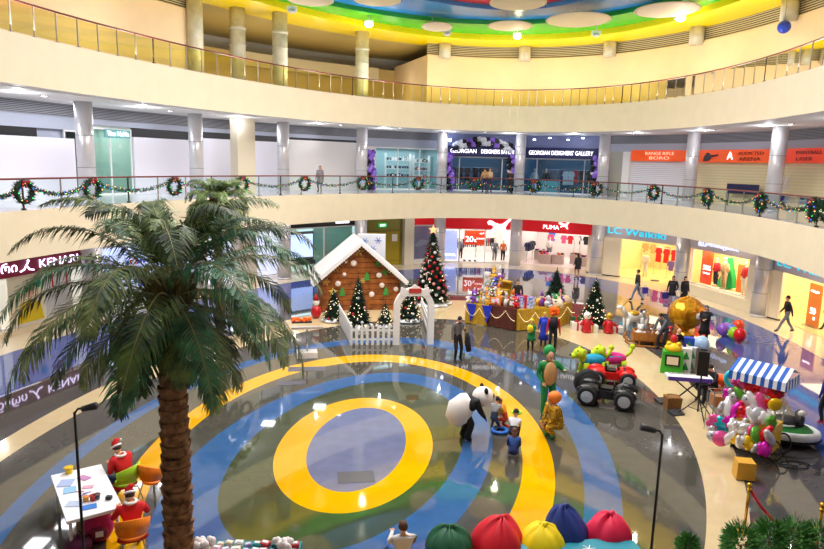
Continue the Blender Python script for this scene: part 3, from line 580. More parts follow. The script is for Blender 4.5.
b = MB(); b.sph((0, 0, 0), (.62, .3, .32), nu=16, nv=10); tag(b.build('lounge_cushion', [GARM[8]], smooth=True, loc=fr(5.0, 1.0, 1.25), rz=fr.rz), 'big rounded violet cushion in the last warm lit shop', 'cushion')
b = MB(); b.box((0, 0, .46), (1.3, .6, .92)); tag(b.build('display_plinth', [wallw], loc=fr(5.0, 1.0, .01), rz=fr.rz), 'white plinth under the violet cushion', 'plinth')
# ============================================================ LOWER BALCONY SHOPS (reached by the lit walkway)
ZF = ZL1; white_h = M('hoarding_white', (236, 234, 246), .5); cool = M('cool_grey', (176, 182, 200), .5)
def top_band(fr, L, z0=3.35, m=None): sbox(fr, 'wall_bulkhead', 0, L, -.05, .15, z0, H1-.55, m or cool); sbox(fr, 'trim_8', 0, L, -.1, .2, H1-.55, H1, louv)
fr = bay(0, 5.25, ZF); L = fr.L; top_band(fr, L, 3.0)
sbox(fr, 'wall_hoarding', 0, L-1.2, -.6, -.5, 0, 2.6, white_h); sbox(fr, 'wall_void', 0, L-2.6, 0, .1, 2.6, 3.1, black); sbox(fr, 'wall_shopfront', 0, L-1.2, .12, .2, 0, 3.1, cool)
window(fr, L-1.2, L, 0, 3.0, 0, 1, None, glass('glass_green', (196, 224, 218), .05)); sbox(fr, 'wall_behind', L-1.3, L, 1.4, 1.5, 0, 3.1, M('pale_green_wall', (190, 214, 205), .5))
fr = bay(1, 5.25, ZF); L = fr.L; top_band(fr, L, 3.3)
room(fr, 2.6, 3.3, 2.5, M('pale_green_wall2', (206, 216, 212), .5), tilel1, wallw, 60, (.9, 1, .97), .1)
window(fr, .1, 2.5, 0, 3.2, 0, 2, None, glass('glass_green'  , (170, 214, 205), .05)); sign(fr, 'small pale blue lit letters on the green glass by the white hoarding', 1.0, 2.4, 2.75, 3.15, -.1, M('sign_green', (120, 170, 170), .4), [('Tina NaNa', .32, 0, 0, 1.2)], emis('letters_ice', (200, 240, 255), 4))
sbox(fr, 'wall_hoarding', 2.6, L, -.1, 0, 0, 2.85, white_h); sbox(fr, 'wall_void', 2.6, L, .02, .1, 2.85, 3.3, dark)
for i, (z1, c) in {2: (3.0, None), 3: (3.2, None)}.items():
    fr = bay(i, 5.25, ZF); L = fr.L; top_band(fr, L, 3.35)
    sbox(fr, 'wall_hoarding', 0, L, -.1, 0, 0, z1, white_h if i == 2 else M('hoarding_cream', (234, 230, 228), .5)); sbox(fr, 'wall_void', 0, L, .02, .1, z1, 3.35, dark)
fr = bay(4, 5.25, ZF); L = fr.L; top_band(fr, L, 3.0)
sbox(fr, 'wall_hoarding', 0, 1.0, -.1, 0, 0, 3.0, MATS['hoarding_cream']); room(fr, L, 3.0, 3.0, M('teal_grey_wall', (150, 185, 190), .5), tilel1, wallw, 110, (.85, .95, 1), .1)
window(fr, 1.0, L-.1, 0, 3.0, 0, 3)
shelf(fr, 2.4, 4.4, 1.6, (.9, 1.5, 2.1), 'white shelf unit behind glass next to the balloon column'); stock(fr, 2.5, 4.3, 1.6, (.9, 1.5, 2.1), 9, [GARM[2], GARM[4], GARM[3], GARM[1]], 'small dark item on shelves behind balcony glass', 'shelf items on the balcony', .2)
shelf(fr, L-1.6, L-.3, 1.6, (.8, 1.4, 2.0), 'white shelf unit behind glass nearest the bridal shop'); stock(fr, L-1.5, L-.4, 1.6, (.8, 1.4, 2.0), 6, [GARM[2], GARM[4], GARM[0], GARM[1]], 'small item on the second shelf unit behind balcony glass', 'second shelf items on the balcony', .2)
navy = M('sign_navy', (32, 38, 88), .4)
def cloth_shop(i, txts, lab, n=9):
    fr = bay(i, 5.0, ZF); L = fr.L; sbox(fr, 'wall_bulkhead', 0, L, -.05, .15, 3.1, H1, M('bulkhead_blue_grey', (120, 128, 170), .5))
    room(fr, L, 3.1, 5.0, M('wall_steel_blue', (66, 104, 124), .5), M('floor_steel', (120, 140, 160), .2), M('ceil_steel', (150, 180, 200), .5), 110, (.7, .86, 1), .15)
    sign(fr, lab, .2, L-.2, 2.5, 3.25, -.3, navy, txts, lw)
    for x0, x1 in ((.35, 1.3), (1.3, L-1.3), (L-1.3, L-.35)): window(fr, x0, x1, 0, 2.5, 0, 1, None, glass('glass_blue', (200, 225, 245), .04))
    return fr, L
fr, L = cloth_shop(5, [('GEORGIAN', .42, -1.35, 0, 1.9), ('DESIGNERS BATUMI', .42, 1.15, 0, 2.4)], 'navy lit sign half hidden behind black, white and blue balloons')
rack(fr, 1.6, 2.0, 1.6, 1.7, [3, 2, 2], 'rack of dark dresses at left of the balloon framed shop', 'navy or black dress hung at left of the balloon framed shop', 'dresses left in the balloon framed shop', True, face=1)
rack(fr, 3.6, 2.6, 2.0, 1.7, [2, 4, 2], 'rack of dark dresses at right of the balloon framed shop', 'black or grey dress hung at right of the balloon framed shop', 'dresses right in the balloon framed shop', True, face=1)
fr, L = cloth_shop(6, [("GEORGIAN DESIGNERS' GALLERY", .42, 0, 0, L-1.2)], 'navy lit sign with one long white line of letters')
rack(fr, 2.2, 2.0, 1.8, 1.7, [2, 3, 4], 'rack of dark dresses at left of the gallery shop', 'dark dress on the left rack of the gallery shop', 'dresses left in the gallery', True, face=1)
rack(fr, 4.2, 2.2, 1.6, 1.7, [2, 0, 2], 'rack of black and red dresses at right of the gallery shop', 'black or red dress on the right rack of the gallery shop', 'dresses right in the gallery', True, face=1)
rack(fr, 3.3, 1.6, .8, 1.6, [1], 'short rack of white gowns in the middle of the gallery shop', 'long white gown in the middle of the gallery shop', 'white gowns in the gallery', True, face=1)
mannequin(fr(.9, 1.0, 0), fr.rz, 'mannequin in pale dress in left pane of the gallery shop', 1, 1)
mannequin(fr(1.7, 1.3, 0), fr.rz, 'dark dressed mannequin beside the left mullion of the gallery shop', 2, 2)
b = MB(); b.box((0, 0, .42), (1.4, .5, .84)); tag(b.build('shop_counter', [M('counter_aqua', (130, 210, 210), .4)], loc=fr(2.0, 1.0, .02), rz=fr.rz), 'low aqua counter in the gallery shop window', 'counter')
for i, x in enumerate((1.2, 2.3, 3.6, 4.6)):
    b = MB(); b.cyl((0, 0, 0), (0, 0, .06), .09, n=10); tag(b.build('spotlight', [emis('spot_blue_white', (210, 225, 255), 14)], loc=fr(x, -.8, H1-.35+(i % 2)*.12), rz=fr.rz), 'small bluish white spotlight over the gallery sign', 'spotlight', 'spotlights over the gallery')
for i, x in enumerate((.3, 1.0)):
    fr5 = bay(5, 4.5, ZF); b = MB(); b.sph((0, 0, 0), .11, nu=10, nv=6); tag(b.build('spotlight', [MATS['spot_blue_white']], loc=fr5(x*.5, -.2, H1-.35-.15*i)), ('bright spotlight above the column beside the half hidden sign', 'lower bright spotlight above the left end of the half hidden sign')[i], 'spotlight')
# right side: grey wall, orange signs, shutters
fr = bay(7, 5.25, ZF); L = fr.L; top_band(fr, L, 3.05)
org = emis('sign_orange', (238, 84, 20), .35)
sbox(fr, 'wall_balcony', 0, 1.7, -.1, 0, 0, 3.05, M('olive_grey_wall', (178, 176, 160), .5)); sbox(fr, 'wall_balcony', 1.7, 2.25, -.3, 0, 0, 3.05, wallw); sbox(fr, 'wall_shutter', 2.25, L, -.05, .03, 0, 2.45, shutter)
sign(fr, 'orange sign with two rows of white letters over white roller shutter', 2.3, L-.05, 2.45, 3.15, -.25, org, [('RANGE RIFLE', .28, 0, .13, 2.0), ('BORO', .28, 0, -.16, 1.4)], emis('letters_peach', (255, 205, 170), .8))
fr = bay(8, 5.25, ZF); L = fr.L; top_band(fr, L, 3.05); beige_s = louvre('shutter_beige', (226, 212, 170), (216, 202, 158), 6)
sbox(fr, 'wall_shutter', 0, L, -.05, .03, 0, 2.45, beige_s)
t = sign(fr, 'orange sign with white letter A and black figure aiming', .2, L-.1, 2.42, 3.15, -.25, org, [('A', .62, .1, 0, None)], lw)
text('ADDICTED', .26, M('letters_maroon', (120, 20, 20), .5), t, (1.55, -.03, .14), 1.75); text('ARENA', .28, black, t, (1.5, -.03, -.17), 1.5)
b = MB(); b.prism([(-.55, -.3), (-.45, .0), (-.25, .22), (-.1, .18), (.0, .05), (.6, .1), (.6, .02), (.1, -.08), (-.1, -.3)], -.02, .02, 'xz'); b.build('figure_print', [M('print_dark', (40, 25, 40), .5)], t, loc=(-1.4, -.03, 0))
b = MB(); b.box((0, 0, 0), (2.2, .05, .55)); tag(b.build('dark_banner', [M('banner_dark_blue', (24, 26, 70), .5)], loc=fr(L-1.6, -.5, .95), rz=fr.rz), 'low dark blue banner in front of the beige shutter behind the garland', 'banner')
for s in (-1, 1):
    b = MB(); b.cyl((0, 0, 0), (0, 0, .95), .03, n=6); tag(b.build('banner_post', [dark], loc=fr(L-1.6+s*1.0, -.45, 0)), 'thin dark post holding the low dark blue banner, '+('nearer the letter A' if s < 0 else 'nearer the column'), 'post')
fr = bay(9, 5.25, ZF); L = fr.L; top_band(fr, L, 3.05); sbox(fr, 'wall_shutter', .6, L, -.05, .03, 0, 2.45, beige_s); sbox(fr, 'wall_balcony', 0, .6, -.1, 0, 0, 2.45, cool)
sign(fr, 'orange sign with dark red letters above the white twig tree', .5, L, 2.42, 3.15, -.25, emis('sign_orange_red', (236, 62, 24), .35), [('PAINTBALL', .26, -1.2, .14, 1.9), ('LASER', .26, -1.5, -.17, 1.2)], MATS['letters_maroon'])
fr = bay(10, 5.25, ZF); sbox(fr, 'wall_balcony', 0, fr.L, 0, .1, 0, H1, cool); fr = bay(10, 4.2, 0); sbox(fr, 'wall_shopfront', 0, fr.L, 0, .1, 0, H0, wallw)
ring('wall_rest', 5.3, 5.6, 0, ZB2, [M('wall_rest', (220, 214, 204), .6)], 191, 362)
# white twig tree with lights
fr = bay(9, 5.25, ZF); t = local(fr, 'twig_tree', 'thin white twig tree in a vase before the beige shutter', 'decorative tree', 1.7, -.7); random.seed(3)
b = MB(); b.tube([(0, 0, 0), (0, 0, .1), (0, 0, .5)], [.14, .16, .1], 12); b.build('vase', [wallw], t, True)
b = MB()
for i in range(16):
    a = random.uniform(0, 6.28); r = random.uniform(.1, .5); h = random.uniform(1.4, 2.1); b.tube([(0, 0, .4), (COS(a)*r*.3, SIN(a)*r*.3, h*.6), (COS(a)*r, SIN(a)*r, h)], [.012, .01, .005], 4)
    for j in range(4): a2 = a+random.uniform(-.9, .9); z = h*(.6+.09*j); b.tube([(COS(a)*r*.5, SIN(a)*r*.5, z), (COS(a)*r*.5+COS(a2)*.2, SIN(a)*r*.5+SIN(a2)*.2, z+.2)], [.008, .003], 4)
b.build('twigs', [M('twig_lilac', (205, 200, 225), .5)], t)
# ============================================================ PEOPLE
def ik(a, t, l1, l2, hint):
    a, t, hint = Vector(a), Vector(t), Vector(hint); d = t-a; L = min(d.length, (l1+l2)*.995); d = d.normalized() if d.length > 1e-6 else Vector((0, 0, -1)); t = a+d*L
    x = (l1*l1-l2*l2+L*L)/(2*L); y = math.sqrt(max(l1*l1-x*x, 0)); h = hint-d*hint.dot(d); h = h.normalized() if h.length > 1e-6 else d.orthogonal(); return a+d*x+h*y, t
SK = M('skin', (222, 172, 140), .55); EYEM = M('eye_dark', (30, 22, 20), .3); LIP = M('lip', (180, 90, 85), .5)
POSES = {
 'stand': dict(pz=.93, an=((-.1, 0), (.1, 0)), wr=((-.27, .06, .84), (.27, .06, .84)), lean=0),
 'walk': dict(pz=.91, an=((-.09, .28), (.09, -.3, .13)), wr=((-.25, -.12, .86), (.25, .2, .9)), lean=4),
 'fold': dict(pz=.93, an=((-.12, 0), (.12, .03)), wr=((-.05, .25, 1.15), (.08, .27, 1.12)), lean=0),
 'phone': dict(pz=.93, an=((-.12, 0), (.12, .04)), wr=((-.1, .3, 1.28), (.28, .08, .86)), lean=2, nod=25),
 'bag': dict(pz=.93, an=((-.1, .05), (.1, -.05)), wr=((-.22, .12, .95), (.27, .04, .84)), lean=2),
 'bend': dict(pz=.86, an=((-.12, -.02), (.12, .06)), wr=((-.14, .62, .62), (.14, .6, .6)), lean=48, nod=10),
 'sit': dict(pz=.50, an=((-.13, .46), (.13, .46)), wr=((-.16, .38, .68), (.16, .38, .68)), lean=6, nod=12),
 'sitwork': dict(pz=.50, an=((-.13, .4), (.13, .4)), wr=((-.2, .42, .82), (.2, .42, .82)), lean=12, nod=25),
 'crouch': dict(pz=.28, an=((-.12, .12), (.12, .16)), wr=((-.12, .4, .3), (.12, .42, .32)), lean=38, nod=5),
 'kneel': dict(pz=.38, an=((-.12, .08), (.12, -.22)), wr=((-.12, .38, .45), (.12, .42, .5)), lean=22, nod=15),
 'recline': dict(pz=.42, an=((-.14, .72), (.14, .72)), wr=((-.12, .3, .72), (.12, .3, .7)), lean=-18, nod=25),
}
def person(label, loc, yaw, pose='stand', h=1.72, top=(40, 40, 45), bot=(40, 45, 60), shoe=(30, 30, 32), hair=(35, 25, 20), skin=None, hat=None, coat=None, longhair=False, fat=1.14, head=1.0, name='person', cat='person', group=None, over=None, hood=None):
    P = dict(POSES[pose]); P.update(over or {}); S = h/1.75
    t = thing(name, label, cat, loc, rad(yaw), group)
    ln = rad(P['lean']); up = Vector((0, SIN(ln), COS(ln))); pel = Vector((0, 0, P['pz']-.0)); 
    if abs(P['lean']) > 30: pel.y -= .12
    sp = pel+up*.2; ch = pel+up*.40; nk = pel+up*.53; nd = ln*.55+rad(P.get('nod', 0)); hu = Vector((0, SIN(nd), COS(nd))); hf = Vector((0, COS(nd), -SIN(nd))); hb = nk+hu*.05; hc = nk+hu*(.14+.05*(head-1)*2)+hf*.02
    V = [pel, sp, ch, nk, hb]; R = [.135*fat, .115*fat, .14*fat, .058*(1+(fat-1)*.4), .052]; ED = [(0, 1), (1, 2), (2, 3), (3, 4)]; BN = {0: [(0, 1), ], 1: []}
    seg = [(pel, sp, 1), (sp, ch, 0), (ch, nk, 0), (nk, hb, 3)]
    if P['pz'] > .6: seg[0] = (pel-Vector((0, 0, .1)), pel, 1)
    palms = []
    for s, wr in zip((-1, 1), P['wr']):
        sh = ch+Vector((s*.175*(1+(fat-1)*.5), 0, 0))+up*.06; el, w = ik(sh, Vector(wr), .28, .255, Vector((s*.5, -.8, -.5))); hd = (w-el).normalized(); pm = w+hd*.06
        n = len(V); V += [sh, el, w, pm]; R += [.062*fat, .046*fat, .032*(1+(fat-1)*.5), .03]; ED += [(2, n), (n, n+1), (n+1, n+2), (n+2, n+3)]; seg += [(sh, el, 0), (el, w, 0), (w+hd*.03, pm+hd*.08, 3)]; palms.append((pm, hd, s))
    for s, an in zip((-1, 1), P['an']):
        hp = pel+Vector((s*.09*(1+(fat-1)*.4), 0, -.04)); kn, a = ik(hp, Vector((an[0], an[1], an[2] if len(an) > 2 else .075)), .42, .42, Vector((s*.12, 1, .25))); n = len(V); toe = a+Vector((s*.02, .14, -.035)); heel = a+Vector((0, -.03, -.03))
        V += [hp, kn, a, toe, heel]; R += [.088*fat, .058*fat, .042*fat, .034*fat, .036]; ED += [(0, n), (n, n+1), (n+1, n+2), (n+2, n+3), (n+2, n+4)]; seg += [(hp, kn, 1), (kn, a+(kn-a)*.12, 1), (a, toe, 2), (a, heel, 2)]
    me = D.meshes.new('b'); me.from_pydata([v*S for v in V], ED, []); o = D.objects.new('b', me); COL.objects.link(o)
    md = o.modifiers.new('s', 'SKIN'); md.use_smooth_shade = True
    for i, v in enumerate(me.skin_vertices[0].data): v.radius = (R[i]*S, R[i]*S*(.82 if i in (1, 2) and fat < 1.2 else 1)); v.use_root = i == 0
    o.modifiers.new('u', 'SUBSURF').levels = 1; bpy.context.view_layer.update()
    em = D.meshes.new_from_object(o.evaluated_get(bpy.context.evaluated_depsgraph_get())); D.objects.remove(o); D.meshes.remove(me)
    b = MB(); b.V = [tuple(v.co) for v in em.vertices]
    for p in em.polygons:
        c = Vector(p.center)/S; best = None
        for (q0, q1, mi) in seg:
            dd = q1-q0; k = max(0, min(1, (c-q0).dot(dd)/max(dd.length_squared, 1e-9))); e = (c-(q0+dd*k)).length
            if best is None or e < best[0]: best = (e, mi)
        b.F.append(tuple(p.vertices)); b.I.append(best[1])
    D.meshes.remove(em)
    for pm, hd, s in palms:                                   # five fingers rooted in each palm
        side = hd.cross(Vector((0, 0, 1))); side = side.normalized() if side.length > .2 else Vector((0, 1, 0)); nrm = hd.cross(side).normalized()
        for k, l_ in enumerate((.065, .075, .07, .055)):
            r0 = pm+side*(k-1.5)*.017; b.tube([(r0-hd*.01)*S, (r0+hd*l_*.55+nrm*.006)*S, (r0+hd*l_+nrm*.025*(1 if nrm.z < 0 else -1))*S], [.0095*S, .0085*S, .007*S], 5, 3)
        b.tube([(pm-hd*.03-side*.02)*S, (pm-side*.045+hd*.0)*S, (pm-side*.05+hd*.03)*S], [.011*S, .01*S, .008*S], 5, 3)
    hr = head; HC = hc*S; Q = Matrix(((1, 0, 0), (0, hf.y, hu.y), (0, hf.z, hu.z)))
    def hp_(x, y, z): return HC+Q @ Vector((x, y, z))*S*hr
    b.sph(HC, (.075*S*hr, .094*S*hr, .112*S*hr), 3, 14, 10, R=Q, fn=lambda v: 1-.12*max(0, -v.z)*abs(v.x)); b.sph(hp_(0, .094, -.01), (.012*S*hr, .02*S*hr, .022*S*hr), 3, 6, 4, R=Q)
    for s in (-1, 1): b.sph(hp_(s*.076, 0, -.005), (.012*S*hr, .02*S*hr, .03*S*hr), 3, 6, 5, R=Q); b.sph(hp_(s*.03, .084, .012), (.011*S*hr, .008*S*hr, .007*S*hr), 4, 6, 4, R=Q)
    b.sph(hp_(0, .083, -.05), (.024*S*hr, .01*S*hr, .006*S*hr), 5, 8, 4, R=Q)
    mt = [M('top_%d_%d_%d' % top, top, .75), M('bottom_%d_%d_%d' % bot, bot, .75), M('shoe_%d_%d_%d' % shoe, shoe, .5), skin or SK, EYEM, LIP]
    b.build('body', mt, t, True)
    if hair:
        b = MB(); b.sph(hp_(0, -.012, .018), (.086*S*hr, .1*S*hr, .112*S*hr), 0, 14, 8, R=Q @ Matrix.Rotation(.45, 3, 'X'), hi=.56)
        if longhair: b.sph(hp_(0, -.06, -.09), (.085*S*hr, .05*S*hr, .17*S*hr), 0, 12, 8, R=Q)
        b.build('hair', [M('hair_%d_%d_%d' % hair, hair, .7)], t, True)
    if hat == 'santa':
        hm = M('santa_red', (214, 16, 24), .8); fur = M('santa_fur', (245, 242, 240), .9)
        b = MB(); b.tube([hp_(0, -.01, .05), hp_(0, -.02, .12), hp_(.03, -.05, .17), hp_(.09, -.06, .15)], [.093*S*hr, .075*S*hr, .045*S*hr, .02*S*hr], 12); hh = b.build('santa_hat', [hm], t, True)
        b = MB(); n = 16; b.tube([hp_(COS(i*2*PI/n)*.09, SIN(i*2*PI/n)*.105-.008, .055) for i in range(n+1)], .022*S*hr, 6); b.sph(hp_(.11, -.06, .14), .028*S*hr, 0, 8, 6); b.build('fur_trim', [fur], hh, True)
    elif hat:
        b = MB(); b.sph(hp_(0, -.01, .03), (.09*S*hr, .105*S*hr, .115*S*hr), 0, 14, 7, R=Q @ Matrix.Rotation(.2, 3, 'X'), hi=.52); b.build('hat', [M('hat_%d_%d_%d' % hat, hat, .8)], t, True)
    if coat:
        cc, z1, r1 = coat; cm_ = M('coat_%d_%d_%d' % cc, cc, .75)
        b = MB(); b.tube([(pel+up*.43)*S, (pel+up*.3)*S, (pel+up*.1)*S, Vector((0, pel.y, z1+(pel.z-z1)*.5))*S, Vector((0, pel.y, z1))*S], [.12*S*fat, .17*S*fat, .16*S*fat, .19*S, r1*S], 16); b.build('coat', [cm_], t, True)
    return t
def face_cam(x, y): return math.degrees(math.atan2(-x, y))+180
def bag(loc, label, col, rz=0, s=1.0):
    t = thing('shopping_bag', label, 'bag', loc, rz); b = MB(); b.box((0, 0, .17*s), (.3*s, .14*s, .34*s), top=1.05); b.build('body', [M('bag_%d_%d_%d' % col, col, .5)], t)
    b = MB(); b.tube([(-.07*s, 0, .33*s), (-.05*s, 0, .45*s), (.05*s, 0, .45*s), (.07*s, 0, .33*s)], .008, 5); b.build('handle', [black], t); return t
p = at(457, 361); man = person('man in grey top holding a dark coat, standing alone on the grey ring', p, 205, 'phone', 1.78, (105, 100, 105), (22, 22, 28), hair=(30, 22, 18))
q = p+Vector((.32, -.12, 0)); b = MB(); b.tube([(0, 0, 1.12), (.02, 0, .95), (.04, 0, .7), (.1, 0, .42)], [.07, .13, .15, .12], 12, flat=.5); tag(b.build('held_coat', [M('coat_black', (24, 24, 30), .8)], smooth=True, loc=q), 'dark coat hanging from arm of the man on the grey ring', 'coat')
p = at(637, 301); mv = person('man in black vest and pale jeans walking under the cyan letters', p, 60, 'walk', 1.82, (60, 55, 50), (120, 130, 145), hair=(25, 20, 18)); bag(p+Vector((.38, -.05, .45)), 'blue violet shopping bag carried by walking man', (70, 60, 170), .4)
b = MB(); b.tube([(0, -.0, .95), (0, 0, 1.2), (0, 0, 1.48)], [.17, .175, .14], 12, flat=.75); b.build('padded_vest', [M('vest_dark', (38, 34, 36), .6)], mv, True, loc=(0, .05, 0))
p = at(671, 306); person('woman in black coat and white trousers with blue bag beside the gold balloon', p, 150, 'bag', 1.68, (26, 24, 30), (190, 190, 200), hair=(28, 20, 20), longhair=True, coat=((26, 24, 30), .62, .22)); bag(p+Vector((-.4, -.1, .42)), 'dark blue shopping bag beside the black coated woman', (40, 40, 120), .2)
p = at(683, 306); person('woman in long black hooded coat standing close behind gold balloon', p, 200, 'stand', 1.66, (20, 18, 24), (20, 20, 24), hair=(20, 16, 16), longhair=True, coat=((20, 18, 24), .3, .27))
p = at(703, 344); person('woman in long black coat walking with white papers in her hand', p, 150, 'fold', 1.7, (18, 16, 22), (22, 22, 26), hair=(60, 35, 25), longhair=True, coat=((18, 16, 22), .48, .25))
b = MB(); b.box((0, 0, 0), (.2, .02, .14)); tag(b.build('paper_sheet', [white], loc=p+Vector((.16, -.34, 1.2))), 'white papers held by woman in long black coat', 'paper')
p = at(785, 333); person('man in black jacket and grey jeans striding past the standing banner', p, 80, 'walk', 1.8, (24, 22, 26), (120, 122, 134), shoe=(70, 60, 60), hair=(25, 20, 18), over=dict(an=((-.09, .38), (.09, -.36, .12))))
p = at(829, 331); person('person in dark trousers stepping at the picture edge by the warm shop', p, 80, 'walk', 1.75, (40, 36, 36), (50, 45, 50), over=dict(an=((-.09, .38), (.09, -.4, .12))))
p = at(824, 424); person('person in violet blue jacket and black trousers on the blue floor', p, 20, 'stand', 1.68, (50, 40, 130), (24, 22, 28), shoe=(180, 30, 60), hair=(30, 20, 20), longhair=True)
p = at(577, 278.5); person('woman in black coat with bare legs facing the open sports shop', p, 20, 'bag', 1.7, (26, 26, 30), (200, 150, 120), hair=(25, 18, 18), longhair=True, coat=((26, 26, 30), .68, .24))
# balcony visitors
p = at(320, 192.5, ZL1); person('grey haired person in grey coat leaning by the white hoarding on the balcony', p, 160, 'stand', 1.65, (140, 135, 140), (110, 105, 115), hair=(120, 95, 80), longhair=True, coat=((140, 135, 140), .6, .22))
def onb(x, off): q = E(tpx(x, off, ZL1+1), off); q.z = ZL1; return q
person('person in tan jacket standing before the balloon framed shop', onb(485, 1.6), 160, 'phone', 1.75, (196, 150, 100), (40, 50, 80), hair=(60, 40, 30))
person('person in cream jacket beside the one in tan on the balcony', onb(489.5, 2.0), 200, 'fold', 1.75, (220, 190, 150), (60, 60, 80), hair=(120, 90, 60))
person('person in black top with a bright print by the balloon column', onb(510, 1.5), 175, 'fold', 1.68, (40, 26, 30), (50, 40, 40), hair=(25, 20, 20))
# costumed figures and children in the middle
fur_w = (238, 234, 228); fur_b = (22, 22, 26)
p = at(463, 439)
pan = person('person in black and white panda costume bending down to the children', p, 281, 'bend', 1.8, fur_b, fur_b, fur_b, hair=None, skin=M('fur_black', fur_b, .95), fat=1.75, head=.5, cat='costumed person', over=dict(wr=((-.16, .55, .62), (.16, .52, .6)), lean=52, pz=.8))
b = MB(); S = 1.8/1.75; b.tube([(0, -.22, .42), (0, -.2, .6), (0, -.12, .85), (0, .08, 1.05), (0, .16, 1.1)], [.16, .31, .35, .28, .2], 18); b.build('belly_suit', [M('fur_white', fur_w, .95)], pan, True); b = MB(); b.sph((0, .14, 1.0), (.34, .2, .2), 0, 16, 10); b.build('shoulder_band', [M('fur_black', fur_b, .95)], pan, True)
b = MB(); hc = Vector((0, .5, 1.16)); b.sph(hc, (.29, .29, .27), 0, 20, 14); b.sph(hc+Vector((0, .25, -.07)), (.12, .1, .09), 0, 12, 8); hd = b.build('costume_head', [M('fur_white', fur_w, .95)], pan, True)
for s in (-1, 1):
    b = MB(); b.sph(hc+Vector((s*.2, .02, .22)), (.09, .05, .09), 0, 12, 8); b.build('ear', [M('fur_black', fur_b, .95)], hd, True); b = MB(); b.sph(hc+Vector((s*.11, .25, .04)), (.06, .04, .075), 0, 10, 8); b.build('eye_patch', [M('fur_black', fur_b, .95)], hd, True)
b = MB(); b.sph(hc+Vector((0, .35, -.05)), (.045, .03, .03), 0, 8, 6); b.build('nose', [black], hd, True)
p = at(546, 414); gp = person('person in plain green costume with tan front panel standing behind the yellow spotted one', p, 190, 'fold', 1.95, (18, 130, 66), (18, 140, 80), (16, 120, 60), hair=None, fat=1.5, head=1.25, cat='costumed person', over=dict(wr=((-.3, .32, 1.3), (.22, .15, .95))))
b = MB(); b.sph((0, .13, 1.28), (.2, .11, .36), 0, 16, 12); b.build('tan_panel', [M('panel_tan', (214, 164, 104), .7)], gp, True)
b = MB(); b.sph((0, -.06, 1.9), (.17, .16, .2), 0, 18, 12); b.build('hood', [M('costume_green', (24, 150, 76), .7)], gp, True)
spot = M('spotted_yellow', (246, 190, 20), .8, noise=.7, scale=26, c2=(60, 36, 10))
p = at(556, 436); sp = person('person in yellow costume with black spots crouching before the green one', p, 110, 'crouch', 1.72, (246, 190, 20), (246, 190, 20), (20, 150, 70), hair=(226, 96, 30), fat=1.65, cat='costumed person', over=dict(pz=.45, lean=20))
for m_i in (0, 1): sp.children[0].data.materials[m_i] = spot
b = MB(); b.sph((0, .12, 1.12), (.17, .19, .17), 0, 16, 12); b.build('mask', [M('mask_orange', (240, 130, 40), .7)], sp, True)
p = at(552, 352); jp = person('person in black vest, red sleeves and puffy orange wig by the market stall', p, 170, 'stand', 1.65, (200, 30, 40), (26, 24, 36), hair=None, cat='costumed person', fat=1.1)
random.seed(5); b = MB()
for i in range(26):
    a = random.uniform(0, 6.28); z = random.uniform(-.05, .16); b.sph((COS(a)*.13, SIN(a)*.12-.03, 1.58+z), .075, 0, 8, 6)
b.build('orange_wig', [M('wig_orange', (245, 100, 16), .9)], jp, True)
b = MB(); b.tube([(0, 0, .98), (0, 0, 1.2), (0, 0, 1.4)], [.17, .17, .15], 12); b.build('vest', [M('vest_black', (26, 22, 34), .7)], jp, True)
p = at(530.5, 351); gc = person('child in green and yellow elf costume standing before the market stall', p, 150, 'fold', 1.3, (20, 130, 70), (24, 24, 34), hair=None, hat=(226, 200, 40), cat='child', head=1.15, coat=((24, 140, 80), .62, .26))
b = MB(); b.sph((.0, .2, .95), (.13, .1, .16), 0, 10, 8); b.build('yellow_ruffle', [M('ruffle_yellow', (235, 205, 30), .8)], gc, True)
p = at(543, 346); person('figure in blue shawl half hidden beside the green elf costume', p, 170, 'stand', 1.45, (30, 60, 180), (40, 40, 130), hair=(200, 160, 40), cat='child', coat=((36, 60, 190), .35, .26))
p = at(493, 430); person('child in grey top crouching nearest the panda', p, 330, 'kneel', 1.25, (158, 158, 160), (60, 70, 100), hair=(40, 26, 20), cat='child', head=1.15, over=dict(pz=.52))
p = at(505, 429); person('child in yellow and orange top kneeling behind child in grey', p, 60, 'kneel', 1.2, (235, 160, 40), (200, 60, 40), hair=(110, 60, 30), cat='child', head=1.15, over=dict(pz=.5))
p = at(513, 442); cw = person('child in white shirt and black cap with green band', p, 340, 'crouch', 1.3, (225, 224, 228), (40, 44, 60), hair=None, hat=(24, 28, 24), cat='child', head=1.2, over=dict(pz=.42))
b = MB(); b.torus((0, 0, 0), .115, .03, 20, 8); b.build('head_band', [M('band_lime', (170, 225, 20), .6)], cw, True, loc=(0, .3, .72))
p = at(513, 459); person('girl with long brown hair in blue denim jacket, back of the group of children', p, 350, 'crouch', 1.25, (24, 70, 140), (30, 50, 110), shoe=(200, 200, 205), hair=(100, 60, 40), longhair=True, cat='child', head=1.15, over=dict(pz=.34))
p = at(499.5, 432); b = MB(); b.torus((0, 0, .05), .2, .05, 22, 8); tag(b.build('toy_ring', [M('ring_blue', (30, 110, 210), .5)], smooth=True, loc=p), 'small blue ring on the floor between the children', 'toy')
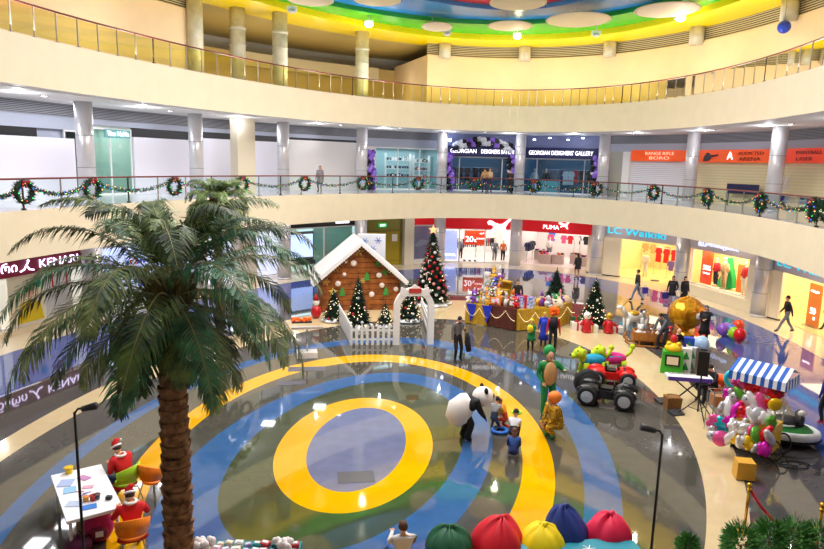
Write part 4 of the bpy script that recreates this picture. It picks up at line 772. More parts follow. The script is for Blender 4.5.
# ============================================================ PALMS
random.seed(11)
leafm = M('palm_leaflet', (150, 172, 104), .5, noise=.45, scale=5, c2=(66, 92, 58)); leafm2 = M('palm_leaflet_dark', (96, 124, 52), .55, noise=.5, scale=4, c2=(34, 54, 30)); stemm = M('palm_stem', (150, 140, 80), .6)
leaft = M('palm_leaflet_teal', (74, 142, 92), .5, noise=.4, scale=5, c2=(34, 76, 56))
barkm = M('palm_bark', (166, 122, 84), .9, noise=.55, scale=9, bump=1, c2=(92, 60, 40))
def frond_mesh(L, el, droop, seed, lw_=.012, ll=.58, n=70, twist=0):
    rnd = random.Random(seed); b = MB(); pts = []; p = Vector((0, 0, 0)); a = el; st = L/18; sd = 0
    for i in range(19):
        pts.append(p.copy()); p = p+Vector((COS(a), 0, SIN(a)))*st; p.y += sd*st; a -= droop/18*(.5+i/12); sd += twist/18
    b.tube(pts, [.014*(1-.8*i/18) for i in range(19)], 5, 1)
    for i in range(n):
        u = .14+.86*(i+.5)/n; k = u*18; j = min(int(k), 17); q = pts[j].lerp(pts[j+1], k-j); T = (pts[j+1]-pts[j]).normalized(); Sd = Vector((0, 1, 0)); Up = T.cross(Sd).normalized()*-1
        l = ll*(math.sin(PI*min(1, .12+u*.86))**.6)*rnd.uniform(.75, 1.1)*(1.15-.4*u)
        for s in (-1, 1):
            d = (T*(.75+.3*u)+Sd*s*rnd.uniform(.75, 1)+Up*rnd.uniform(-.1, .25)).normalized(); e1 = q+d*l*.5; d2 = (d+Vector((0, 0, -1))*rnd.uniform(.5, 1.5)).normalized(); e2 = e1+d2*l*.5; wv = T.cross(d).cross(d).normalized()*lw_ if T.cross(d).length > .01 else T*lw_
            b.add([q-wv*.5, q+wv*.5, e1+wv, e1-wv, e2], [(0, 1, 2, 3), (3, 2, 4)], 0)
    return b
def palm(loc, H, r, FL, nf, label, seed, protos, mats):
    rnd = random.Random(seed); t = thing('palm_tree', label, 'palm tree', loc); b = MB(); n = 28; z = 0; rows = int(H/.17); vs = []
    for i in range(rows):
        z0 = H*i/rows; z1 = H*(i+1)/rows; rr = r*(1.12-.2*i/rows); m = 18
        ring0 = [(COS(2*PI*k/m)*rr*(.93), SIN(2*PI*k/m)*rr*.93, z0) for k in range(m)]
        ring1 = [(COS(2*PI*k/m)*rr*(1.04+.13*rnd.random()), SIN(2*PI*k/m)*rr*(1.04+.13*rnd.random()), z1-.01+rnd.uniform(-.03, .03)) for k in range(m)]
        b.add(ring0+ring1, [(k, (k+1) % m, m+(k+1) % m, m+k) for k in range(m)]+[tuple(m+k for k in range(m))])
    b.build('trunk', [barkm], t)
    b = MB(); b.sph((0, 0, H), (r*1.5, r*1.5, r*1.6), 0, 14, 10)
    for i in range(26): a = rnd.uniform(0, 6.28); h = rnd.uniform(-.25, .2); b.tube([(COS(a)*r*.9, SIN(a)*r*.9, H+h-.2), (COS(a)*r*1.9, SIN(a)*r*1.9, H+h+.15)], [.05, .02], 5)
    b.build('crown_base', [M('crown_fibre', (96, 84, 44), .9, noise=.4, scale=12)], t)
    P = []
    for i, (el, dr, sc_) in enumerate(protos):
        P.append([frond_mesh(FL*sc_*rnd.uniform(.92, 1.05), rad(el), rad(dr), seed*10+i*3+v, twist=rnd.uniform(-.5, .5)) for v in range(2)])
    made = {}; ga = 2.399963
    for i in range(nf):
        k = i*len(protos)//nf; v = i % 2; a = i*ga+rnd.uniform(-.15, .15); key = (k, v)
        if key not in made: o = P[k][v].build('frond', [mats[(k+v) % len(mats)], stemm], t, fix=False); made[key] = o
        else: o = made[key].copy(); COL.objects.link(o); o.parent = t
        o.location = (COS(a)*r*.7, SIN(a)*r*.7, H+r*.6-k*.07); o.rotation_euler = (rnd.uniform(-.25, .25), 0, a)
        s = rnd.uniform(.88, 1.08); o.scale = (s, s, s)
    return t
p = at(181.5, 549, 3.2); 
def on_depth(x, z, y):                       # point at height z, forward distance y, under picture column x
    P = Vector((0, y, z)); lo, hi = -40, 40
    for _ in range(40):
        m_ = (lo+hi)/2; d = Vector((m_, y, z-EYE))
        if 412+FPX*d.dot(_rt)/d.dot(_fw) < x: lo = m_
        else: hi = m_
    return Vector((lo, y, 0))
PP = on_depth(174.5, 3.5, 8.6); palm(PP, 5.45, .19, 2.45, 50, 'tall palm with shaggy brown trunk and long drooping fronds, nearest tree', 4, [(80, 95, .75), (60, 100, .9), (40, 95, 1.0), (22, 90, 1.0), (8, 85, .95), (-10, 70, .74), (-24, 50, .55)], [leafm, leafm2, leaft])
P2 = on_depth(217, 5.5, 27.5); palm(P2, 5.35, .17, 1.85, 40, 'smaller palm with dense dark crown standing behind the tall palm', 9, [(80, 100, .8), (50, 120, 1), (20, 110, 1), (-10, 80, 1), (-45, 40, .9)], [leafm2, leafm])
# ============================================================ GARLAND AND WREATHS
gm = [M('garland_green', (30, 84, 46), .7, noise=.4, scale=20), M('garland_dark', (18, 52, 30), .7)]
def lights_mb(pts, s=.022):
    bs = []
    for k, c in enumerate(((255, 60, 60), (60, 120, 255), (70, 255, 120), (255, 220, 120))):
        b = MB()
        for i, q in enumerate(pts):
            if i % 4 == k: b.sph(q, s, 0, 6, 4)
        bs.append((b, emis('fairy_%d' % k, c, 1.6)))
    return bs
def fluff(b, q, r, n, l, rnd, mi=0):
    for _ in range(n):
        d = Vector((rnd.gauss(0, 1), rnd.gauss(0, 1), rnd.gauss(0, 1))).normalized(); s = d.orthogonal().normalized()*l*.16; c = Vector(q)+d*r*.5; b.add([c-s, c+s, c+d*l], [(0, 1, 2)], mi)
WX = [22, 91, 173, 241, 304, 362, 418, 475, 535, 597, 655, 709, 763, 817]
TW = [tpx(x, 0, ZL1+.75) for x in WX]
wp = None
rnd = random.Random(2)
wreath = MB(); pts = []
for i in range(34):
    a = 2*PI*i/34; q = Vector((COS(a)*.34, 0, SIN(a)*.34)); fluff(wreath, q, .1, 16, .15, rnd, i % 2)
    if i % 3 == 0: pts.append(q+Vector((rnd.uniform(-.06, .06), -.13, rnd.uniform(-.06, .06))))
wreath.torus((0, 0, 0), .34, .07, 30, 8, 1, 'y')
wn_ = ['by the white hoarding edge', 'before the first column from the hoarding', 'just before the palm crown', 'beside the beige square pillar', 'below the grey haired visitor', 'in front of the purple balloon column', 'before the glass shop with shelves', 'under the half hidden navy sign', 'at the left end of gallery shop', 'at the right end of the gallery shop', 'before the white roller shutter', 'before the beige shutter', 'beside the low dark blue banner', 'near the white twig tree']
for i, tt in enumerate(TW):
    q = E(tt, -.08); q.z = ZL1+.62; d = E(tt+.5, -.16)-E(tt-.5, -.16); rz = math.atan2(d.y, d.x)+PI
    if wp is None:
        wp = thing('wreath', 'green christmas wreath hung on balcony railing '+wn_[i], 'wreath', q, rz, 'wreaths on the balcony railing'); wreath.build('foliage', gm, wp, fix=False)
        for (b, m_) in lights_mb(pts): b.build('fairy_light', [m_], wp)['kind'] = 'stuff'
        b = MB()
        for s in (-1, 1): b.sph((s*.09, -.12, .34), (.1, .04, .06), 0, 8, 6)
        b.sph((0, -.14, .34), .04, 0, 8, 6); b.tube([(0, -.12, .32), (-.06, -.13, .15)], [.02, .035], 5); b.build('bow', [M('bow_red', (150, 30, 40), .6)], wp, True)
    else: dup(wp, q, rz, 'green christmas wreath hung on balcony railing '+wn_[i], 'wreaths on the balcony railing')
TG = [TW[0]+5]+TW+[TW[-1]-5]
for i in range(len(TG)-1):
    t0, t1 = TG[i], TG[i+1]; o = E((t0+t1)/2, -.07); o.z = ZL1; b = MB(); pts = []; n = 46
    for k in range(n+1):
        u = k/n; q = E(t0+(t1-t0)*u, -.08)-Vector((o.x, o.y, 0)); q.z = .92-.42*(1-(2*u-1)**2); fluff(b, q, .05, 14, .1, rnd, k % 2)
        pts.append(q+Vector((rnd.uniform(-.06, .06), rnd.uniform(-.06, .06), rnd.uniform(-.08, .08))))
    lb = 'lit garland swag '+('outside the wreath by the hoarding' if i == 0 else 'after the wreath '+wn_[i-1])
    g = thing('garland', lb, 'garland', o, 0, 'garland swags'); b.build('foliage', gm, g, fix=False)
    for (bb, m_) in lights_mb(pts, .02): bb.build('fairy_light', [m_], g)['kind'] = 'stuff'
# ============================================================ CHRISTMAS TREES
pine = [M('pine_green', (22, 62, 36), .8, noise=.4, scale=6), M('pine_dark', (12, 36, 24), .8)]
def xtree(loc, H, R, label, balls, star=False, snow=True, nl=60, seed=1, dens=1.0, group=None, canes=0, base=.12):
    rnd = random.Random(seed); t = thing('christmas_tree', label, 'christmas tree', loc, 0, group); b = MB(); n = int(2600*dens*H/3)
    for i in range(n):
        u = rnd.random()**.62; z = base+(H-base)*(1-u); lay = (u*8) % 1; rr = R*u*(.72+.3*lay)*rnd.uniform(.55, 1.0); a = rnd.uniform(0, 6.28)
        q = Vector((COS(a)*rr, SIN(a)*rr, z)); d = Vector((COS(a), SIN(a), rnd.uniform(-.5, .15))).normalized(); s = Vector((-d.y, d.x, rnd.uniform(-.4, .4))).normalized(); l = .1+.1*R*rnd.random()+.04*H*.3; wv = s*l*.28
        b.add([q-wv-d*l*.3, q+wv-d*l*.3, q+d*l], [(0, 1, 2)], i % 2)
    b.add([], []); b.tube([(0, 0, base), (0, 0, H*.5), (0, 0, H*.97)], [R*.62, R*.32, .02], 10, 1); b.build('foliage', pine, t, fix=False)
    b = MB(); b.cyl((0, 0, 0), (0, 0, base+.2), .06*H/2+.02, n=8); b.build('trunk', [barkm], t)
    if snow: b = MB(); b.sph((0, 0, .04), (R*1.05, R*1.05, .2), 0, 18, 8, lo=0, hi=.5, fn=lambda v: 1+.16*SIN(v.x*9)*COS(v.y*8)); b.build('snow_skirt', [M('snow_white', (240, 242, 248), .9)], t, True)
    made = {}
    for i in range(balls):
        u = .1+.88*((i+.5)/balls)**.7; a = i*2.4; z = H-(H-base)*u; rr = R*u*.92; k = ('ball_red', 'ball_pink', 'ball_silver', 'ball_red')[i % 4]; c = {'ball_red': (200, 20, 40), 'ball_pink': (230, 150, 150), 'ball_silver': (225, 222, 225)}[k]
        if k not in made: bb = MB(); bb.sph((0, 0, 0), .045+.012*H, 0, 10, 7); made[k] = o = bb.build('bauble', [M(k, c, .25)], t, True)
        else: o = made[k].copy(); COL.objects.link(o); o.parent = t
        o.location = (COS(a)*rr, SIN(a)*rr, z)
    c0 = None
    for i in range(canes):
        u = .25+.7*(i+.5)/canes; a = i*2.1+4.2; rr = R*u*.98; z = H-(H-base)*u
        if c0 is None: bb = MB(); bb.tube([(0, 0, -.2), (0, 0, .12), (.04, 0, .18), (.1, 0, .18), (.13, 0, .12)], .022, 6); c0 = o = bb.build('candy_cane', [white], t, True)
        else: o = c0.copy(); COL.objects.link(o); o.parent = t
        o.location = (COS(a)*rr, SIN(a)*rr, z)
    b = MB()
    for i in range(nl): u = rnd.random()**.6; a = rnd.uniform(0, 6.28); b.sph((COS(a)*R*u*.95, SIN(a)*R*u*.95, H-(H-base)*u), .018+.004*H, 0, 5, 4)
    if nl: b.build('fairy_light', [emis('fairy_warm', (255, 236, 190), 1.6)], t)['kind'] = 'stuff'
    if star: b = MB(); s = .26; b.prism([(COS(PI/2+i*PI/5)*(s if i % 2 == 0 else s*.42), SIN(PI/2+i*PI/5)*(s if i % 2 == 0 else s*.42)+H+.12) for i in range(10)], -.04, .04, 'xz'); b.build('star', [emis('star_gold', (246, 190, 130), .6)], t)
    else: b = MB(); b.cyl((0, 0, H-.05), (0, 0, H+.18), .025, .005, 6); b.build('tip', [pine[1]], t)
    return t
def hgt(x, yb, yt): q = at(x, yb); return (yb-yt)/pxm(q+Vector((0, 0, 1)))*1.02
xtree(at(431, 304), hgt(431, 304, 233), .98, 'tallest christmas tree with star, red and silver baubles and candy canes', 90, True, True, 50, 21, 2.0, canes=12, base=.3)
for x, yb, yt, R, lb, nb, sd in ((334, 321, 289, .52, 'small fir with white lights inside the picket fence, nearest the cabin wall', 8, 1), (358, 327, 279, .6, 'tallest fir with red baubles in front of the wooden cabin', 12, 2), (385, 327, 304, .4, 'smallest fir behind the front picket fence beside the arch', 6, 3), (409, 321, 282, .58, 'fir with red baubles seen through the white arch', 14, 4)):
    xtree(at(x, yb), hgt(x, yb, yt), R, lb, nb, False, True, 70, sd, 1.3)
xtree(at(555, 305), hgt(555, 305, 270), .72, 'plain dark green fir standing behind the toy stall', 0, False, False, 0, 7, 1.3)
xt = at(593, 326); xtree(xt, hgt(593, 326, 280), .72, 'fir with many white lights and gift boxes at its foot', 10, False, False, 110, 8, 1.4)
def gift(loc, s, c, rib, label, rz=0):
    t = thing('gift_box', label, 'gift box', loc, rz); b = MB(); b.box((0, 0, s[2]/2), s); b.build('box', [c], t); b = MB(); b.box((0, 0, s[2]/2), (s[0]*.16, s[1]*1.02, s[2]*1.02)); b.box((0, 0, s[2]/2), (s[0]*1.02, s[1]*.16, s[2]*1.02))
    for k in (-1, 1): b.sph((k*.06, 0, s[2]+.03), (.07, .03, .04), 0, 8, 5)
    b.build('ribbon', [rib], t); return t
rp, wp_, gdm = M('wrap_red', (190, 20, 30), .4), M('wrap_white', (238, 236, 230), .5), M('wrap_gold', (205, 160, 50), .35, metal=.5)
gift(xt+Vector((-.95, -.75, 0)), (.5, .4, .35), wp_, rp, 'white gift box at the outer left foot of the lit fir'); gift(xt+Vector((-.35, -1.0, 0)), (.5, .4, .3), wp_, gdm, 'white gift box between the two red figures'); gift(xt+Vector((.75, -.95, 0)), (.6, .4, .25), wp_, rp, 'flat white gift box at the right foot of the lit fir'); gift(xt+Vector((-.9, -.2, 0)), (.4, .4, .5), M('wrap_green', (40, 100, 60), .5), rp, 'green gift box behind the left white box')
def figurine(loc, label, body, head, s=1.0, name='figurine', cat='toy figure', group=None, rz=0, hat=None):
    t = thing(name, label, cat, loc, rz, group); b = MB(); b.tube([(0, 0, 0), (0, 0, .06*s), (0, 0, .3*s), (0, 0, .42*s)], [.13*s, .15*s, .11*s, .06*s], 12)
    for k in (-1, 1): b.tube([(k*.1*s, 0, .34*s), (k*.19*s, -.05*s, .22*s)], [.045*s, .035*s], 6); b.sph((k*.07*s, -.1*s, .04*s), (.05*s, .08*s, .04*s), 0, 8, 5)
    b.build('body', [body], t, True); b = MB(); b.sph((0, 0, .5*s), (.11*s, .11*s, .12*s), 0, 12, 8); b.sph((0, -.11*s, .49*s), .02*s, 1, 6, 4)
    for k in (-1, 1): b.sph((k*.04*s, -.1*s, .53*s), .014*s, 1, 5, 4)
    b.build('head', [head, black], t, True)
    if hat: b = MB(); b.tube([(0, 0, .56*s), (0, 0, .6*s), (.03*s, 0, .78*s)], [.12*s, .1*s, .01*s], 10); b.build('hat', [hat], t, True)
    return t
skm = M('doll_skin', (235, 205, 180), .5)
figurine(xt+Vector((-.62, -1.15, 0)), 'red gowned nutcracker figure with white hair, left before the lit fir', rp, wp_, 1.5); figurine(xt+Vector((.35, -1.2, 0)), 'red gowned figure with golden hair, right before the lit fir', rp, gdm, 1.5)
# ============================================================ LOG CABIN, FENCE, ARCH
wood = M('cabin_wood', (172, 98, 32), .6, noise=.35, scale=3, c2=(120, 62, 20)); roofw = M('roof_white', (242, 240, 238), .7)
CB = at(361, 314); H_ = (314-246)/pxm(CB+Vector((0, 0, 1.8)))*.985; A = at(361, 246, H_); Bk = at(350, 233, H_); ax = (Bk-A); ax.z = 0; ax = ax.normalized()
cab = thing('wooden_cabin', 'christmas cabin with brown plank gable, white roof and star decorations', 'cabin', (A.x, A.y, 0), math.atan2(-ax.x, ax.y)+.0); hw, eh, dp = 2.0, H_-1.72, 3.4
cab.rotation_euler.z = math.atan2(-ax.x, ax.y)
b = MB(); nb = 12
for i in range(nb):
    z0, z1 = H_*i/nb, H_*(i+1)/nb-.025; f = lambda z: hw*min(1, (H_-z)/(H_-eh)) if z > eh else hw
    b.prism([(-f(z0)*.97, z0), (f(z0)*.97, z0), (f(z1)*.97, z1), (-f(z1)*.97, z1)], 0, .1, 'xz')
b.prism([(-hw*.95, 0), (hw*.95, 0), (hw*.95, eh), (0, H_-.05), (-hw*.95, eh)], .06, .14, 'xz', 1); b.build('gable_wall', [wood, M('plank_gap', (70, 38, 14), .8)], cab)
for s in (-1, 1):
    b = MB()
    for i in range(6): b.box((s*hw*.95, dp/2, eh*(i+.5)/6), (.1, dp, eh/6-.03))
    b.build('side_wall', [wood], cab)
b = MB(); b.prism([(-hw*.95, 0), (hw*.95, 0), (hw*.95, eh), (0, H_-.05), (-hw*.95, eh)], dp-.1, dp, 'xz'); b.build('back_wall', [wood], cab)
sl = Vector((hw, 0, eh-H_)); 
for s in (-1, 1):
    b = MB(); e0 = (s*(hw+.28), eh-.22); n_ = Vector((s*(H_-eh), hw)).normalized()*.2; b.prism([(0, H_+.02), e0, (e0[0]+n_[0], e0[1]+n_[1]), (0, H_+.24)], -.3, dp+.2, 'xz'); b.build('roof_slope', [roofw], cab)
b = MB()
for s in (-1, 1):
    for i in range(22): u = i/21; b.sph((s*(hw+.2)*u, -.3, H_-(H_-eh+.18)*u-.02), .055, 0, 6, 4)
b.build('eave_beads', [M('bead_brown', (90, 50, 24), .6)], cab)
def snowfl(x, z, r, m_, star=False):
    b = MB()
    if star: b.prism([(COS(PI/2+i*PI/5)*(r if i % 2 == 0 else r*.42), SIN(PI/2+i*PI/5)*(r if i % 2 == 0 else r*.42)) for i in range(10)], -.03, 0, 'xz')
    else:
        for i in range(6): a = i*PI/3; b.tube([(0, 0, 0), (COS(a)*r, 0, SIN(a)*r)], .02, 4); b.tube([(COS(a+.35)*r*.7, 0, SIN(a+.35)*r*.7), (COS(a)*r*.5, 0, SIN(a)*r*.5), (COS(a-.35)*r*.7, 0, SIN(a-.35)*r*.7)], .014, 4)
    return b.build('snowflake' if not star else 'gold_star', [m_], cab, loc=(x, -.05, z))
gdd, grd, whd = M('deco_gold', (220, 180, 90), .5), M('deco_green', (60, 150, 60), .6), M('deco_white', (240, 225, 215), .6)
for x, z, r in ((-.1, 2.95, .26), (-1.2, 2.1, .2), (1.2, 1.9, .2), (-1.7, 1.45, .2), (.95, 2.3, .15), (.1, 1.5, .16)): snowfl(x, z, r, gdd if x < .5 else grd)
snowfl(-1.35, .95, .22, M('deco_yellow', (240, 215, 90), .5), True)
for x, z, r in ((-.35, 2.35, .15), (.9, 1.75, .14), (-1.1, 1.35, .14), (.55, .8, .14), (1.05, 1.25, .13), (-.75, 2.45, .1), (1.45, 2.0, .12), (-.8, 1.8, .1), (1.75, 1.05, .12)):
    b = MB(); b.sph((0, 0, 0), (r, .06, r), 0, 12, 8); b.build('round_ornament', [whd], cab, True, loc=(x, -.06, z))
for x, z in ((.3, 1.7), (1.25, .95), (-.9, .95), (.85, 2.45)):
    b = MB(); b.prism([(-.16, -.2), (.16, -.2), (.09, 0), (.13, 0), (0, .24), (-.13, 0), (-.09, 0)], -.04, 0, 'xz'); b.build('tree_ornament', [grd], cab, loc=(x, -.03, z))
# white cabinet behind
p = at(371, 287); t = thing('photo_booth', 'tall white cabinet with pale blue snowflakes behind the cabin roof', 'cabinet', p, 0); b = MB(); b.box((0, 0, 1.55), (1.6, .8, 3.1)); b.build('body', [M('booth_white', (236, 240, 250), .5)], t)
for i, (x, z) in enumerate(((-.35, 2.75), (.4, 2.8), (.1, 2.3))):
    b = MB()
    for k in range(6): a = k*PI/3; b.tube([(0, 0, 0), (COS(a)*.2, 0, SIN(a)*.2)], .02, 4)
    b.build('snowflake_print', [M('print_blue', (90, 130, 210), .5)], t, loc=(x, -.42, z))
def fence(p0, p1, label, h=.85, step=.2):
    p0, p1 = Vector(p0), Vector(p1); d = p1-p0; L = d.length; t = thing('picket_fence', label, 'fence', p0, math.atan2(d.y, d.x)); n = int(L/step); o0 = None
    for i in range(n+1):
        if o0 is None: b = MB(); b.prism([(-.055, 0), (.055, 0), (.055, h-.08), (0, h), (-.055, h-.08)], -.015, .015, 'xz'); o0 = o = b.build('picket', [white], t)
        else: o = o0.copy(); COL.objects.link(o); o.parent = t
        o.location = (L*i/n, 0, 0)
    for z in (.22, .6): b = MB(); b.box((L/2, .03, z), (L, .03, .07)); b.build('rail', [white], t)
    return t
fa, fbk, fc = at(351, 345), at(394, 345), at(344, 306)
fence(fa, fbk, 'white picket fence section in front, between corner and arch'); fence(at(338, 320), fa, 'white picket fence section running back from front corner to cabin'); fence(at(432, 344), at(421, 314), 'white picket fence section running back from right leg of arch')
a0, a1 = at(396, 344), at(430, 343.5); d = a1-a0; W = d.length; t = thing('garden_arch', 'white rounded arch gate with small red sign between the fence sections', 'arch', (a0+a1)/2, math.atan2(d.y, d.x)); hz = 1.5
for s in (-1, 1): b = MB(); b.box((s*W/2, 0, hz/2), (.24, .3, hz)); b.build('post', [roofw], t)
b = MB(); n = 18; vs = [(COS(PI*i/n)*(W/2+.12), SIN(PI*i/n)*(W/2+.12)+hz) for i in range(n+1)]+[(COS(PI*i/n)*(W/2-.12), SIN(PI*i/n)*(W/2-.12)+hz) for i in range(n, -1, -1)]
for i in range(n): b.prism([vs[i], vs[i+1], vs[2*n-i], vs[2*n+1-i]], -.15, .15, 'xz')
b.build('arch_top', [roofw], t); b = MB(); b.prism([(-.62, hz+W*.36), (-.55, hz+W*.62), (-.3, hz+W*.55), (0, hz+W*.7), (.3, hz+W*.55), (.55, hz+W*.62), (.62, hz+W*.36)], -.17, -.1, 'xz'); b.build('crest', [roofw], t); b = MB(); b.box((0, -.19, hz+W*.52), (.5, .03, .18)); b.build('sign_plate', [M('plate_red', (190, 60, 50), .5)], t)
b = MB(); b.sph((0, 0, .3), (.25, .25, .32), 0, 12, 8); b.sph((0, 0, .75), (.16, .16, .2), 1, 10, 8); b.tube([(0, 0, .85), (0, 0, 1.15)], [.15, .01], 8, 0); tag(b.build('santa_doll', [rp, wp_], smooth=True, loc=at(316, 318)), 'red dressed doll standing at left corner of the cabin', 'doll')
# information stand with flowers
p = at(307, 357); t = thing('information_stand', 'white information stand with slanted board and white box base', 'stand', p, .2); b = MB(); b.box((0, 0, .12), (.75, .5, .22)); b.build('base', [white], t); b = MB(); b.cyl((0, 0, .2), (0, 0, 1.05), .03, n=8); b.build('pole', [steel], t, True)
b = MB(); b.box((0, 0, 1.12), (1.15, .75, .04), R=Matrix.Rotation(-.35, 3, 'X')); bo = b.build('board', [white], t)
for k in range(3): b = MB(); b.box((-.34+.34*k, -.02, 1.15), (.24, .5, .01), R=Matrix.Rotation(-.35, 3, 'X')); b.build('leaflet_print', [M(('pr_red', 'pr_grey', 'pr_pink')[k], ((190, 60, 60), (150, 150, 160), (220, 160, 160))[k], .6)], bo)
rnd = random.Random(5); t = thing('flower_arrangement', 'orange flowers lying along the back edge of the information stand', 'flowers', p+Vector((-.25, .35, 1.28)), .2); b = MB(); b.box((0, 0, -.04), (.75, .12, .06)); b.build('tray', [dark], t); b = MB()
for i in range(40): b.sph((rnd.uniform(-.35, .35), rnd.uniform(-.08, .08), rnd.uniform(.02, .12)), .05, 0, 7, 5)
b.build('blossoms', [M('blossom_orange', (240, 110, 20), .7)], t)
# ============================================================ TOY STALL
rnd = random.Random(33)
goldc, brownc, bluec = M('cloth_gold', (206, 160, 40), .45, noise=.3, scale=12), M('cloth_brown', (92, 38, 26), .6, noise=.2, scale=8), M('cloth_blue', (30, 50, 190), .5)
def stall(p0, p1, depth, h, m_, label, trim=None, lights=False):
    p0, p1 = Vector(p0), Vector(p1); d = p1-p0; L = d.length; t = thing('market_table', label, 'table', p0, math.atan2(d.y, d.x))
    b = MB(); b.box((L/2, depth/2, h-.025), (L-.04, depth-.04, .05)); b.build('table_top', [M('table_wood', (150, 110, 70), .6)], t)
    for x in (.12, L-.12):
        for y in (.12, depth-.12): b = MB(); b.box((x, y, (h-.05)/2), (.06, .06, h-.05)); b.build('leg', [steel], t)
    b = MB(); n = int(L*9)
    def edge(k, z, off=0): x = L*k/n; return (x, -.02-off*(.5+.5*SIN(k*2.1)), z)
    for k in range(n): b.add([edge(k, h+.01), edge(k+1, h+.01), edge(k+1, .03, .07), edge(k, .03, .07)], [(0, 1, 2, 3)])
    b.add([(0, -.02, h+.01), (L, -.02, h+.01), (L, depth+.02, h+.01), (0, depth+.02, h+.01)], [(0, 1, 2, 3)])
    for x in (0, L): b.add([(x, -.02, h+.01), (x, depth+.02, h+.01), (x, depth+.02, .03), (x, -.02, .03)], [(0, 1, 2, 3)])
    b.build('tablecloth', [m_], t)
    if trim:
        for x in trim: b = MB(); b.prism([(x-.18, h+.02), (x+.3, h+.02), (x+.22, h-.45), (x+.05, h-.8), (x-.02, h-.4)], -.14, -.1, 'xz'); b.build('blue_drape', [bluec], t)
    if lights:
        b = MB()
        for i in range(30): u = i/29; b.sph((L*u, -.13, h-.12-.4*abs(SIN(u*PI*1.5))), .016, 0, 5, 4)
        b.build('fairy_light', [MATS['fairy_warm']], t)['kind'] = 'stuff'
    return t
s0, s1, s2, s3_ = at(465, 323), at(487, 326), at(515, 331), at(541, 329)
stall(s0, s1, 1.1, .95, goldc, 'toy stall table with gold cloth and blue drapes, end nearest the tallest christmas tree', (.25, 1.0), True); stall(s1+Vector((.05, 0, 0)), s2, 1.2, 1.0, brownc, 'toy stall table with dark brown cloth hung with white fairy lights', None, True); stall(s2+Vector((.05, 0, 0)), s3_, 1.1, .95, goldc, 'toy stall table with gold cloth beside the brown one', None, True)
s4_, s5_ = at(548, 331), at(571, 322); stall(s4_, s5_, 1.2, 1.0, goldc, 'toy stall table with gold cloth at the end nearest the lit fir', None, True)
TOYC = [('red', (206, 30, 36)), ('gold', (220, 170, 50)), ('white', (240, 236, 230)), ('blue', (40, 80, 200)), ('pink', (236, 120, 160)), ('green', (50, 150, 70)), ('brown', (120, 70, 40)), ('silver', (200, 200, 205)), ('orange', (240, 130, 30)), ('purple', (120, 60, 160))]
TM = [M('toy_'+n, c, .5) for n, c in TOYC]
def plush(key, s=1.0, ears='round'):
    b = MB(); b.sph((0, 0, .13*s), (.13*s, .12*s, .14*s), 0, 12, 8); b.sph((0, -.01, .33*s), (.1*s, .1*s, .1*s), 0, 12, 8); b.sph((0, -.1*s, .31*s), (.045*s, .03*s, .035*s), 1, 8, 5)
    for k in (-1, 1):
        b.sph((k*.08*s, 0, .41*s), (.035*s, .02*s, .035*s) if ears == 'round' else (.025*s, .015*s, .09*s), 0, 8, 6); b.sph((k*.13*s, -.05*s, .17*s), (.04*s, .07*s, .04*s), 0, 8, 6); b.sph((k*.08*s, -.13*s, .05*s), (.05*s, .08*s, .045*s), 0, 8, 6); b.sph((k*.035*s, -.09*s, .355*s), .012*s, 2, 5, 4)
    return b
PLP = {}
def goods(table_pts, n, h, grp, where, size=(.7, 1.3), y0=.1, y1=.95):
    p0, p1 = table_pts; d = (p1-p0); L = d.length; dx = d.normalized(); dy = Vector((-dx.y, dx.x, 0)); cnt = {}; nx = max(2, int(n/3)+1)
    for i in range(n):
        k = rnd.choice((0, 0, 1, 1, 1, 2, 2, 2, 3, 4, 5, 6, 6, 7, 7, 8, 9)); typ = rnd.choice(('plush', 'bunny', 'doll', 'ball', 'box')); s = rnd.uniform(*size); u = ((i % nx)+.5)/nx; v = (i//nx+.5)/3
        loc = p0+dx*(L*(.04+.92*u)+rnd.uniform(-.03, .03))+dy*(y0+(y1-y0)*v)+Vector((0, 0, h+.015)); cn = TOYC[k][0]; key = (k, typ)
        lab = {'plush': 'plush bear', 'bunny': 'plush rabbit', 'doll': 'toy doll in a pointed hat', 'ball': 'shiny toy ball', 'box': 'boxed toy'}[typ]; lab = cn+' '+lab+' '+where; g = cn+' '+typ+' '+grp
        if key not in PLP:
            if typ == 'plush': o = plush(key).build('plush_toy', [TM[k], white, black], smooth=True)
            elif typ == 'bunny': o = plush(key, 1, 'long').build('plush_toy', [TM[k], white, black], smooth=True)
            elif typ == 'doll': b = MB(); b.tube([(0, 0, 0), (0, 0, .2), (0, 0, .3)], [.12, .08, .05], 10); b.sph((0, 0, .35), .075, 1, 10, 7); b.tube([(0, 0, .39), (.03, 0, .6)], [.08, .01], 8, 0); o = b.build('toy_doll', [TM[k], skm], smooth=True)
            elif typ == 'ball': b = MB(); b.sph((0, 0, .13), .13, 0, 14, 10); b.cyl((0, 0, .25), (0, 0, .29), .03, n=8, mi=1); o = b.build('toy_ball', [TM[k], steel], smooth=True)
            else: b = MB(); b.box((0, 0, .14), (.26, .16, .28)); b.box((0, -.082, .15), (.18, .006, .18), 1); o = b.build('toy_box', [TM[k], white])
            PLP[key] = o
        else: o = PLP[key].copy(); COL.objects.link(o)
        o.location = loc; o.scale = (s, s, s); o.rotation_euler.z = math.atan2(dx.y, dx.x)+rnd.uniform(-.5, .5); tag(o, lab, 'toy', g)
goods((s0, s1), 15, .96, 'on the gold and blue table', 'on the gold table with blue drapes'); goods((s1, s2), 21, 1.01, 'on the brown table', 'on the brown clothed stall table'); goods((s2, s3_), 18, .96, 'on the middle gold table', 'on the gold table beside the brown one', (.6, 1.0), .3); goods((s4_, s5_), 15, 1.01, 'on the end gold table', 'on the end gold table near the lit fir')
